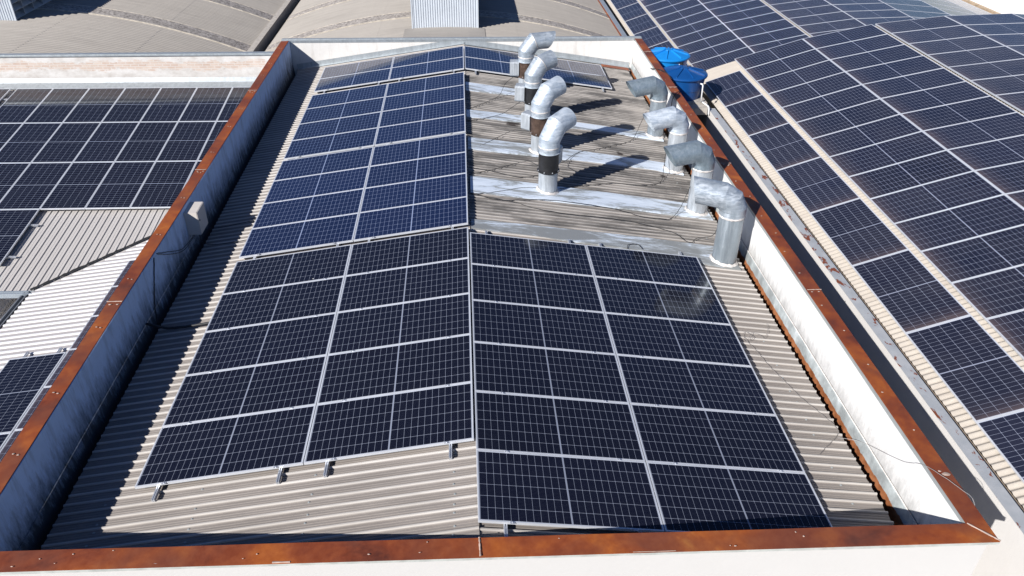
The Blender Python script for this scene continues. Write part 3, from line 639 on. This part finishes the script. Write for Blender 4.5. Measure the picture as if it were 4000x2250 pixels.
cable([(-5.262, 5.93, -.03), (-5.25, 6.40, -0.31), (-5.24, 6.92, -0.55), (-5.20, 7.40, -0.56), (-5.19, 7.60, -.50)], 'black cable swagged below the box on the shaded wall, lower of two', group='cables on the shaded parapet')
cable([(-5.262, 5.765, 0.0), (-5.258, 5.496, -0.366), (-5.255, 5.3, -0.65), (-5.20, 5.104, -0.90)], 'black cable dropping straight down the shaded wall', .009, group='cables on the shaded parapet')
cable([(-5.255, 4.85, -0.70), (-4.935, 4.77, -0.735), (-4.608, 4.745, -0.70), (-4.0, 4.74, -0.60)], 'thick black conduit hose from shaded wall to the near black panels', .022, name='conduit_hose', wob=.004)
cable([(-5.13, 7.75, -.52), (-5.15, 8.0, -0.70), (-4.821, 8.165, -0.74), (-4.31, 8.253, -0.665), (-4.0, 8.3, -.60)], 'black cable from the box to the middle blue panels, farther of two')
cable([(-5.13, 7.6, -.52), (-5.072, 7.534, -0.75), (-4.643, 7.456, -0.72), (-4.264, 7.469, -0.66), (-4.0, 7.5, -.60)], 'black cable from the box to the middle blue panels, nearer of two')
cable([(4.995, 1.865, -0.822), (5.17, 1.78, -0.79), (5.268, 1.628, -0.72), (5.262, 0.89, -0.281), (5.258, 0.60, -0.03), (5.30, 0.418, 0.062), (5.473, 0.108, 0.062), (5.525, -0.086, 0.035), (5.55, -.3, -.4), (5.60, -.1, -.9)], 'thin grey wire draped up the white wall and over its rusty cap', .0026, 'pale_wire', 'wire', .003, 'thin wires')

# ------------------------------------------------------------------ right hand neighbour: near vault
PH = -0.0075
def near(x, y, z): return Vector((x * math.cos(PH) - y * math.sin(PH), x * math.sin(PH) + y * math.cos(PH), z))
NT_ = [0.3337, 0.2936, 0.2031, 0.1089, 0.0308, -0.070]
def chain(x, z, angs, g1, g2):
    """(start, angle, length) of each module column up and over the vault"""
    out = []; p = (x, z); adv = lambda p, a, l: (p[0] + l * math.cos(a), p[1] + l * math.sin(a))
    out.append((p, angs[0], 1.06)); p = adv(p, angs[0], 1.05)
    p = adv(p, (angs[0] + angs[1]) / 2, g1); out.append((p, angs[1], 2.1)); p = adv(p, angs[1], 2.1)
    p = adv(p, angs[2], .02); out.append((p, angs[2], 2.1)); p = adv(p, angs[2], 2.1)
    p = adv(p, (angs[2] + angs[3]) / 2, g2); out.append((p, angs[3], 2.1)); p = adv(p, angs[3], 2.1)
    for a in angs[4:]: p = adv(p, a, .02); out.append((p, a, 2.1)); p = adv(p, a, 2.1)
    return out
NC = chain(7.125, -0.8665, NT_, 0.1425, 0.1164)
def vault_curve(C, off, eave_ext, tail_angs):
    """polyline of the roof under the module chain"""
    P = []
    for (x, z), a, l in C:
        for t in (0.0, .5):
            P.append((x + l * t * math.cos(a) + off * math.sin(a) * 1, z + l * t * math.sin(a) - off * math.cos(a) + (0.012 if t else 0)))
    a = C[0][1] + 0.03; P.insert(0, (P[0][0] - eave_ext * math.cos(a), P[0][1] - eave_ext * math.sin(a)))
    (x, z), a, l = C[-1]; p = (x + l * math.cos(a) + off * math.sin(a), z + l * math.sin(a) - off * math.cos(a)); P.append(p)
    for a in tail_angs: p = (p[0] + 2.1 * math.cos(a), p[1] + 2.1 * math.sin(a)); P.append(p)
    return P
def vault_sheet(mb, P, y0, y1, pitch, prof, tr):
    rows = []; c = int(y0 / pitch) - 1
    nrm = []
    for i, p in enumerate(P):
        a = P[max(i - 1, 0)]; b = P[min(i + 1, len(P) - 1)]; d = math.hypot(b[0] - a[0], b[1] - a[1]); nrm.append((-(b[1] - a[1]) / d, (b[0] - a[0]) / d))
    while c * pitch < y1:
        for f, h in prof:
            y = (c + f) * pitch
            if y0 <= y <= y1: rows.append([tr(p[0] + n_[0] * h, y, p[1] + n_[1] * h) for p, n_ in zip(P, nrm)])
        c += 1
    w_ = len(P); mb.add([q for r_ in rows for q in r_], [(i * w_ + j, i * w_ + j + 1, (i + 1) * w_ + j + 1, (i + 1) * w_ + j) for i in range(len(rows) - 1) for j in range(w_ - 1)])
nb = thing('vaulted_warehouse', 'nearer barrel-roofed building right of the rusty parapet, covered with panels', 'building', (0, 0, 0))
CV = vault_curve(NC, 0.115, 0.175, [-.16, -.25, -.33, -.33])
mb = MB(); vault_sheet(mb, CV, -3.0, 18.09, 0.118, WAVE, near); mb.obj('vault_roof', 'sheet_beige', nb)
def nbox(mb, x0, x1, y0, y1, z0, z1):
    mb.hexa([near(x0, y0, z0), near(x1, y0, z0), near(x1, y1, z0), near(x0, y1, z0), near(x0, y0, z1), near(x1, y0, z1), near(x1, y1, z1), near(x0, y1, z1)])
mb = MB(); nbox(mb, 6.61, 6.80, -6.0, 14.75, -7.0, -0.862); mb.obj('side_wall', 'plaster_beige', nb)
mb = MB(); nbox(mb, 6.64, 6.80, 14.76, 18.05, -7.0, -0.98); mb.obj('side_wall', 'concrete', nb)
def mk_capmetal():
    k = NT('spotted_grey_flashing'); p = k.pos()
    n = k.noise(k.scale(p, (2.5, 1.2, 1)), 3.0, 5, 0.65, 0.5)
    y = k.sep(p)[1]
    thr = k.math('ADD', n, k.ramp(k.math('DIVIDE', k.math('ABSOLUTE', k.math('SUBTRACT', y, 8.6)), 4.0), [(0.0, 0.06), (1.0, -0.03)]))
    c = k.mix(k.ramp(k.noise(p, 4.0), [(0.3, 0.0), (0.7, 1.0)]), (0.36, 0.38, 0.40), (0.47, 0.48, 0.49))
    c = k.mix(k.ramp(thr, [(0.605, 0.0), (0.625, 1.0)]), c, (0.22, 0.065, 0.03))
    return k.set(Base_Color=c, Roughness=0.5, Metallic=0.1)
M['capmetal'] = mk_capmetal()
mb = MB(); nbox(mb, 6.605, 6.795, -6.0, 14.70, -0.861, -0.853); mb.obj('wall_cap', 'capmetal', nb)
mb = MB(); nbox(mb, 6.838, 6.93, -6.0, 14.3, -1.13, -0.965); mb.obj('gutter', 'tan', nb)
mb = MB(); nbox(mb, 7.2, 22.0, 17.90, 18.02, -7.0, -0.95); mb.obj('end_wall', 'concrete', nb)
colname = ['upright eave column', 'second column', 'third column', 'fourth column', 'crest column', 'column beyond the crest']
for i, ((x, z), a, l) in enumerate(NC):
    cx_, cz_ = x + math.cos(a) * (0.525 if i == 0 else 1.05), z + math.sin(a) * (0.525 if i == 0 else 1.05)
    nrow = 9 if i == 0 else 18
    for j in range(nrow):
        ax = near(math.cos(a), 0, math.sin(a)) ; nv = near(-math.sin(a), 0, math.cos(a))
        if i == 0: y = 17.0128 - 2.12 * (j + .5); m = frame(near(cx_, y, cz_), near(0, 1, 0), nv)
        else: y = 18.0195 - 1.07 * (j + .5); m = frame(near(cx_, y, cz_), ax, nv)
        solar_panel(jit(m), f'panel on nearer barrel roof, {colname[i]}, {ORD[j]} from the far end', 'solar panels on the nearer barrel roof', 'cell_dust' if i < 3 else 'cell_far')

# ------------------------------------------------------------------ far vault
PF = -0.0036
def farp(x, y, z): return Vector((x * math.cos(PF) - y * math.sin(PF), x * math.sin(PF) + y * math.cos(PF), z))
FT = [0.3367, 0.2995, 0.2047, 0.1214, 0.0281, -0.0793, -0.17, -0.26, -0.34]
FC = chain(7.1308, -2.3254, FT, 0.0984, 0.1157)
fb = thing('vaulted_warehouse', 'lower barrel-roofed building farther behind, its dusty panels reaching a white wall', 'building', (0, 0, 0))
FV = vault_curve(FC, 0.115, 0.13, [-.38])
mb = MB(); vault_sheet(mb, FV, 18.3, 44.0, 0.177, WAVE, farp); mb.obj('vault_roof', 'sheet_beige', fb)
mb = MB(); mb.hexa([farp(7.12, 18.35, -7), farp(25.6, 18.35, -7), farp(25.6, 44, -7), farp(7.12, 44, -7), farp(7.12, 18.35, -2.75), farp(25.6, 18.35, -3.2), farp(25.6, 44, -3.2), farp(7.12, 44, -2.75)]); mb.obj('wall', 'concrete', fb)
fname = ['upright eave column', 'second column', 'third column', 'fourth column', 'crest column', 'first column past the crest', 'second column past the crest', 'third column past the crest', 'lowest far column']
for i, ((x, z), a, l) in enumerate(FC):
    hl = 0.525 if i == 0 else 1.05; cx_, cz_ = x + math.cos(a) * hl, z + math.sin(a) * hl
    for j in range(-5, 15):
        ax, nv = farp(math.cos(a), 0, math.sin(a)), farp(-math.sin(a), 0, math.cos(a))
        if i == 0:
            y = 31.7511 - 2.12 * (j + .5) + 2.12
            if y > 36 or y < 20: continue
            m = frame(farp(cx_, y, cz_), farp(0, 1, 0), nv)
        else:
            y = 30.775 - 1.07 * (j - .5) ; m = frame(farp(cx_, y, cz_), ax, nv)
            if y > 34.5 or y < 20: continue
        if z + .05 < -0.4 and y < 20: continue
        # hidden behind the nearer vault: leave out
        kx = max(7.2, cx_ - (y - 18) * 0.0); P = pix(m.translation)
        solar_panel(jit(m), f'dusty panel, farther barrel roof, {fname[i]}, {ORD[j + 5] if j + 5 < 18 else "last"} from far end', 'dusty solar panels on the farther barrel roof', 'cell_far' if i > 2 else 'cell_dust')
ww = thing('white_building', 'bright white blank wall beyond the farther barrel roof', 'building', (27, 33, -7))
mb = MB(); mb.box((0.4, 2, 3.15), (2.5, 34, 6.3)); mb.obj('wall', 'white_wall', ww)
mb = MB(); mb.box((-0.95, 2, 4.33), (0.25, 34, 0.16)); mb.obj('flashing', 'tan', ww)

# ------------------------------------------------------------------ back vaults
def parab(xc, zc, k, x0, x1, n=28): return [(x0 + (x1 - x0) * i / n, zc - k * (x0 + (x1 - x0) * i / n - xc) ** 2) for i in range(n + 1)]
ident = lambda x, y, z: Vector((x, y, z))
V2 = parab(-0.6, -1.13, 0.0255, -7.93, 6.72); V1 = parab(-17.2, -0.78, 0.0233, -27.5, -8.52, 36)
for P, lab in ((V2, 'long grey barrel-vault roof straight behind the back wall, pebbled strips across it'), (V1, 'grey barrel-vault roof behind the brick wall, left of the valley gutter')):
    e = thing('vaulted_shed', lab, 'building', (0, 0, 0))
    mb = MB(); vault_sheet(mb, P, 18.72, 46.0, 0.177, WAVE, ident); mb.obj('vault_roof', 'sheet_vault', e)
    for y in (25.85, 30.6, 35.35):
        for nm, mat, ya, yb, h in (('light_strip', 'pebble', y + .07, y + .88, .045), ('strip_edge', 'strip_edge', y, y + .07, .055), ('strip_edge', 'strip_edge', y + .88, y + .95, .055)):
            mb = MB(); vs = [(p[0], yy, p[1] + h) for p in P for yy in (ya, yb)]
            vs += [(p[0], yy, p[1]) for p in P for yy in (ya, yb)]; n = len(P); o_ = 2 * n
            mb.add(vs, [(2 * i, 2 * i + 2, 2 * i + 3, 2 * i + 1) for i in range(n - 1)] + [(2 * i, o_ + 2 * i, o_ + 2 * i + 2, 2 * i + 2) for i in range(n - 1)] + [(2 * i + 1, 2 * i + 3, o_ + 2 * i + 3, o_ + 2 * i + 1) for i in range(n - 1)]); mb.obj(nm, mat, e)
    # overlap seams of the sheets: long purlin laps along the vault
    x0, x1 = P[0][0], P[-1][0]
    for q in range(1, 6):
        i = int(len(P) * q / 6); mb = MB(); a = P[i]; b = P[i + 1] if i + 1 < len(P) else P[i - 1]
        s_ = (b[1] - a[1]) / (b[0] - a[0])
        mb.hexa([(a[0], 18.75, a[1] - .02), (a[0] + .05, 18.75, a[1] - .02 + s_ * .05), (a[0] + .05, 46, a[1] - .02 + s_ * .05), (a[0], 46, a[1] - .02), (a[0], 18.75, a[1] + .013), (a[0] + .05, 18.75, a[1] + .013 + s_ * .05), (a[0] + .05, 46, a[1] + .013 + s_ * .05), (a[0], 46, a[1] + .013)]); mb.obj('sheet_lap', 'sheet_vault', e)
    if P is V2:
        mb = MB(); mb.box((6.86, 32.4, -4.7), (0.20, 27.4, 4.64)); mb.obj('gutter_wall', 'galv', e)
        mb = MB(); mb.box((6.745, 32.4, -2.47), (0.03, 27.4, 0.12)); mb.obj('rusted_eave', 'rust', e)
        mb = MB(); mb.box((-0.66, 32.4, -4.9), (14.3, 27.3, 4.2)); mb.obj('wall', 'concrete', e)
    else:
        mb = MB(); mb.box((-8.43, 32.4, -2.60), (0.24, 27.4, 0.48)); mb.obj('gutter_lip', 'concrete', e)
        mb = MB(); mb.box((-8.16, 32.4, -3.3), (0.44, 27.4, 0.3)); mb.obj('valley_gutter', 'dark', e)  # near-black colour stands in for the shade down in the channel
        mb = MB(); mb.box((-17.9, 32.4, -5.2), (18.5, 27.3, 3.6)); mb.obj('wall', 'concrete', e)
def monitor(x0, x1, y0, y1, zb, zt, label, P, zc):
    e = thing('roof_ventilator', label, 'roof ventilator', ((x0 + x1) / 2, y0, zb), 'ribbed steel roof ventilators')
    w_ = x1 - x0; h = zt - zb; L = y1 - y0
    mb = MB(); sheet(mb, (-w_ / 2, 0, -0.06), (0, 0, 1), (1, 0, 0), (0, -1, 0), 0, w_, 0.088, [(0, 0), (.3, 0), (.45, .022), (.8, .022), (.95, 0)], lambda v: (0.0, h)); mb.obj('front_cladding', 'cladding', e)
    mb = MB()
    for sx in (-1, 1): mb.box((sx * w_ / 2, -.008, h / 2 - .03), (.05, .06, h + .06))
    mb.obj('corner_trim', 'cladding', e)
    mb = MB(); mb.hexa([(-w_ / 2 - .15, -.12, h), (w_ / 2 + .15, -.12, h), (w_ / 2 + .15, L, h), (-w_ / 2 - .15, L, h), (-w_ / 2 - .15, -.12, h + .05), (w_ / 2 + .15, -.12, h + .05), (w_ / 2 + .15, L, h + .05), (-w_ / 2 - .15, L, h + .05)]); mb.obj('lid', 'cladding', e)
    mb = MB(); mb.box((0, L / 2 + .03, h / 2 - .05), (w_ - .5, L - .05, h - .05)); mb.obj('shaft', 'dark', e)
    for sx in (-1, 1):
        n = max(3, int(round(h / 0.30)))
        for k in range(n):
            z = 0.06 + (h - .1) * k / n; mb = MB(); xo = sx * w_ / 2
            mb.hexa([(xo, .03, z), (xo - sx * .24, .03, z + .19), (xo - sx * .24, L, z + .19), (xo, L, z), (xo, .03, z + .02), (xo - sx * .24, .03, z + .21), (xo - sx * .24, L, z + .21), (xo, L, z + .02)]); mb.obj('louvre_slat', 'slat', e)
        yy = 0.75
        while yy < L: mb = MB(); mb.box((sx * (w_ / 2 - .10), yy, h / 2), (.19, .035, h)); mb.obj('mullion', 'slat', e); yy += 0.75
    return e
monitor(-1.90, 0.55, 24.2, 31.0, -1.14, 0.05, 'ribbed pale steel ventilator box on crest of the vault straight behind', V2, -1.13)
monitor(-18.65, -16.2, 24.25, 31.0, -0.82, 0.62, 'ribbed steel ventilator with open louvred side on the vault behind brick wall', V1, -.78)
mb = MB()
vs = [(x, y, -1.13 - .0255 * (x + .6) ** 2 + .04) for x in (-2.2, -1.5, -.6, .2, .8) for y in (18.8, 24.2)]
mb.add(vs, [(2 * i, 2 * i + 2, 2 * i + 3, 2 * i + 1) for i in range(4)]); o = mb.obj('apron_sheet', 'sheet_vault'); tag(o, 'flat brown-stained apron sheet between back wall and ventilator', 'roof sheet')

# ------------------------------------------------------------------ left hand neighbour
LM = Matrix.Translation((-12.429, 18.067, -1.232)) @ (Matrix.Rotation(-0.012, 4, 'Z') @ Matrix.Rotation(-0.001, 4, 'Y') @ Matrix.Rotation(0.135, 4, 'X'))
lb = thing('annex_building', 'lower annex beyond the parapet, grey and pale ribbed roofs meeting in a valley', 'building', (0, 0, 0))
def ll(x, y, h=0): return LM @ Vector((x, y, h))
eX, eY, eN = (LM.to_3x3() @ Vector(v) for v in ((1, 0, 0), (0, 1, 0), (0, 0, 1)))
V1p, V2p = Vector((-7.506, 10.576, -2.346)), Vector((-9.439, 8.84, -2.587))
LI = LM.inverted(); v1, v2 = LI @ V1p, LI @ V2p
NARROW = [(0.0, 0.0), (0.45, 0.0), (0.47, .003), (.49, 0), (0.84, 0.0), (0.87, 0.020), (0.94, 0.020), (0.97, 0.0)]
def ycut(x):
    if x <= v2.x: return (v2.y - 0.01, 0.45)
    return (v2.y + (v1.y - v2.y) * (x - v2.x) / (v1.x - v2.x), 0.45)
mb = MB(); sheet(mb, ll(0, 0, -.125), eY, eX, eN, -6.0, 6.95, 0.158, NARROW, ycut); mb.obj('roof_sheet', 'sheet_grey', lb)
SZ = lambda x: -2.587 + .1247 * (x + 9.44)
sn = Vector((-.1247, 0, 1)).normalized(); se = Vector((1, 0, .1247)).normalized()
def xcut(y):
    xa = 0.0
    if y > 8.84: xa = (y - 8.84) * (V1p.x - V2p.x) / (V1p.y - V2p.y) + 0.13
    return (xa + .03, 4.02)
PALE = [(0.0, 0.0), (0.56, 0.0), (0.64, 0.019), (0.90, 0.019), (0.98, 0.0)]
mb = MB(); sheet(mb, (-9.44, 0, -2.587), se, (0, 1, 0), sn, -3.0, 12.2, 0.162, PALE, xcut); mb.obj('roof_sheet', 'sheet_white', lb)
# valley: ragged near-black strip and pale flashing
mb = MB(); d = (V1p - V2p); d_n = d.normalized(); s_ = Vector((-d_n.y, d_n.x, 0)); far_ = V1p + d * 1.1
P = []
for i in range(61):
    p = V2p.lerp(far_, i / 60); q = random.uniform(.7, 1.4)
    P += [p + s_ * .055 * q + Vector((0, 0, .035)), p - s_ * .03 * q + Vector((0, 0, .034))]
mb.add(P, [(2 * i, 2 * i + 1, 2 * i + 3, 2 * i + 2) for i in range(60)]); mb.obj('valley_gutter', 'dark', lb)
mb = MB()
P = []
for i in range(61):
    p = V2p.lerp(far_, i / 60); P += [p - s_ * .03 + Vector((0, 0, .006)), p - s_ * .30 + Vector((0, 0, .004))]
mb.add(P, [(2 * i, 2 * i + 1, 2 * i + 3, 2 * i + 2) for i in range(60)]); mb.obj('valley_flashing', 'sheet_grey', lb)
# eave gutters
mb = MB(); g = [(-.06, -.07), (.06, -.07), (.075, .03), (.045, .03), (.035, -.045), (-.035, -.045), (-.045, .05), (-.07, .05)]
mb.extrude(g, (-9.36, 8.77, -2.60), (-16.5, 8.86, -2.60)); mb.obj('eave_gutter', 'steel_gutter', lb)
mb = MB(); mb.extrude(g, (-9.52, 8.84, -2.62), (-9.52, -3.0, -2.62)); mb.obj('eave_gutter', 'grey_gutter', lb)
mb = MB(); mb.box((-7.45, 3.5, -4.9), (3.9, 14.0, 4.2)); mb.obj('wall', 'plaster_beige', lb)
mb = MB(); mb.box((-13.0, 16.0, -5.0), (7.0, 5.0, 3.9)); mb.obj('wall', 'dark', lb)
bw = thing('brick_wall', 'old wall with render fallen off its bricks, grey metal coping, closing the annex roof', 'wall', (-11, 18.55, -7))
mb = MB(); mb.box((0, .13, 3.30), (11.0, .22, 6.6)); mb.obj('masonry', 'brick', bw)
mb = MB(); mb.box((0, .10, 6.612), (11.05, .24, .022)); mb.box((0, -.018, 6.595), (11.05, .008, .03)); mb.box((0, .02, 6.630), (11.05, .03, .012)); mb.obj('coping', 'galv', bw)
mb = MB(); a, b = ll(-5, .36, .0), ll(6.95, .36, .0); a2, b2 = ll(-5, .47, .10), ll(6.95, .47, .10); a0, b0 = ll(-5, .10, -.08), ll(6.95, .10, -.08)
mb.add([a0, b0, b, a, b2, a2], [(0, 1, 2, 3), (3, 2, 4, 5)]); mb.obj('flashing', 'galv', lb)
# panels of the annex
for j in range(3):
    for i in range(-1, 6):
        m = frame(ll(1.07 * (i + .5), -2.12 * (j + .5)), -eY, eN)
        solar_panel(jit(m), f'dark upright panel on annex grey roof, {["back", "middle", "front"][j]} row, {ORD[i + 1]} from the outer end', 'upright solar panels on the annex grey roof', 'cell')
m = frame(ll(1.5 * 1.07, -2.12 * 3.5), -eY, eN); solar_panel(m, 'dark panel jutting lowest on the grey annex roof, below the front row', 'upright solar panels on the annex grey roof', 'cell')
m = frame(ll(0.5 * 1.07, -2.12 * 3.5), -eY, eN); solar_panel(m, 'dark panel beside the jutting one on the annex roof, farther from parapet', 'upright solar panels on the annex grey roof', 'cell')
m = frame(ll(-1.26 - .53, -1.06), -eY, eN); solar_panel(m, 'dark panel alone across a gap from annex rows, by the brick wall', 'upright solar panels on the annex grey roof', 'cell')
for k, y in enumerate((-6.95, -8.15)):
    rail('mounting_rail', ll(0.3, y, HR), ll(2.32, y, HR), eN, f'white rail end poking out of the jutting annex panel, {["upper", "lower"][k]} one', 'rails under the annex panels')
rail('mounting_rail', ll(-2.2, -.60, HR), ll(-1.12, -.60, HR), eN, 'rail end poking from lone annex panel into the gap', 'rails under the annex panels')
yS = 9.46
for j in range(10):
    y = yS - 1.07 * (j + .5) ; x = -7.49 + 1.05 * .992
    m = frame(Vector((x, y, SZ(x) + .115)), se, sn); solar_panel(jit(m), f'panel on pale annex roof tucked along the rusty parapet, {ORD[j]} from the valley', 'solar panels on the pale annex roof', 'cell_dust')
for j in range(3):
    y = 6.19 - 2.12 * (j + .5); x = -7.52 - .53
    m = frame(Vector((x, y, SZ(x) + .115)), (0, 1, 0), sn); solar_panel(jit(m), f'upright black panel on the pale annex roof, {ORD[j]} from its bare sheets', 'solar panels on the pale annex roof', 'cell')
for k, x in enumerate((-8.35, -7.72)):
    rail('mounting_rail', (x, 6.42, SZ(x) + .04), (x, -.2, SZ(x) + .04), sn, f'rail end under upright pale-roof panels, {["nearer the gutter", "nearer the parapet"][k]}', 'rails under the annex panels')
# low white lean-to below the eaves
lt = thing('lean_to', 'low white ribbed lean-to roof far below the annex eaves', 'building', (-13, 9, -7))
mb = MB(); sheet(mb, (0, 0, 2.0), (0, 1, 0.0), (1, 0, 0), (0, 0, 1), -4.5, 1.42, 0.42, [(0, 0), (.85, 0), (.88, .04), (.97, .04)], lambda v: (-12.0, 4.0)); mb.obj('roof_sheet', 'white_wall', lt)
mb = MB(); mb.box((-1.5, -3.9, 0.9), (5.7, 15.6, 1.8)); mb.obj('wall', 'plaster_beige', lt)

# ------------------------------------------------------------------ water tanks
slab = thing('tank_slab', 'rough concrete slab carrying the blue water tanks beside the parapet', 'slab', (6.1, 16.5, -0.83))
mb = MB(); mb.box((0, .1, 0), (1.25, 3.45, .14)); mb.obj('deck', 'concrete', slab)
mb = MB(); mb.box((.28, -1.8, -.06), (.55, .3, .20)); mb.obj('edge_block', 'concrete', slab)
def tank(x, y, label, mat, rot):
    e = thing('water_tank', label, 'water tank', (x, y, -.76), 'blue water tanks'); e.rotation_euler = (0, 0, R(rot))
    mb = MB(); mb.lathe([(0, .0), (.50, .0), (.545, .26), (.56, .27), (.565, .30), (.60, .52), (.605, .56), (.64, .585), (.64, .62)], 48); mb.obj('body', mat, e)
    mb = MB(); mb.lathe([(.655, .60), (.665, .625), (.66, .65), (.62, .668), (.34, .735), (.12, .785), (.11, .80), (0, .805)], 48); lid = mb.obj('lid', mat, e)
    for k in range(8):
        t = 6.28318 * k / 8; mb = MB(); c_, s_ = math.cos(t), math.sin(t)
        ra, rb = .60, .13; wd = .016
        p = lambda r_, q, z: (r_ * c_ - q * s_, r_ * s_ + q * c_, z)
        mb.hexa([p(ra, -wd, .66), p(ra, wd, .66), p(rb, wd, .77), p(rb, -wd, .77), p(ra, -wd * .6, .70), p(ra, wd * .6, .70), p(rb, wd * .6, .825), p(rb, -wd * .6, .825)]); mb.obj('rib', mat, lid)
    return e
t2 = tank(6.13, 15.50, 'nearer blue water tank with ribbed lid and white overflow pipe', 'tank_dark', 12)
mb = MB(); mb.tube([(.27, -.56, .50), (.295, -.63, .505), (.305, -.655, .47), (.305, -.655, .03)], .022, 10); q = mb.obj('overflow_pipe', 'pvc', t2); q.rotation_euler = (0, 0, R(-2))
t1 = tank(6.08, 17.25, 'farther light blue water tank with ribbed lid behind the darker one', 'tank_light', 28)
mb = MB(); mb.tube([(-.05, -.60, .50), (-.05, -.70, .50), (-.05, -.71, .42)], .03, 10); mb.obj('inlet_valve', 'pvc', t1)
mb = MB(); mb.lathe([(0, .08), (.05, .08), (.05, 0), (0, 0)], 14, (-.05, -.68, .52)); mb.obj('float_cap', 'black_metal', t1)
mb = MB(); mb.tube([(.58, .28, .60), (.68, .30, .60), (.68, .30, .1)], .014, 8); mb.obj('overflow_pipe', 'grey_gutter', t1)
pp = MB(); pp.tube(smooth([(6.58, 14.86, -.735), (6.62, 14.66, -.735), (6.66, 14.50, -.76), (6.67, 14.45, -.95)], 5), .022, 10); tag(pp.obj('drain_pipe', 'pvc'), 'white plastic pipe elbow bent over the wall end below the tanks', 'pipe')
cable([(5.27, 15.9, -.1), (5.25, 15.6, -.02), (5.34, 15.25, .07), (5.55, 14.9, .02), (5.9, 14.6, -.5)], 'black cable looped over the rusty cap beside the near tank', .011, wob=.004, group='cables over the rusty cap')
cable([(5.26, 13.25, -.3), (5.26, 13.2, -.05), (5.33, 13.25, .07), (5.48, 13.45, .06), (5.60, 13.7, -.2)], 'black cable hooked over the rusty cap behind the farthest elbow', .010, wob=.004, group='cables over the rusty cap')

# ------------------------------------------------------------------ ground
mb = MB(); mb.add([(-900, -900, -7.02), (900, -900, -7.02), (900, 900, -7.02), (-900, 900, -7.02)], [(0, 1, 2, 3)])
M['ground'] = plain('yard_ground', (0.16, 0.14, 0.12), 0.9, 0, 0.3, 0.4)
structure(mb.obj('ground', 'ground'))
bpy.context.view_layer.update()
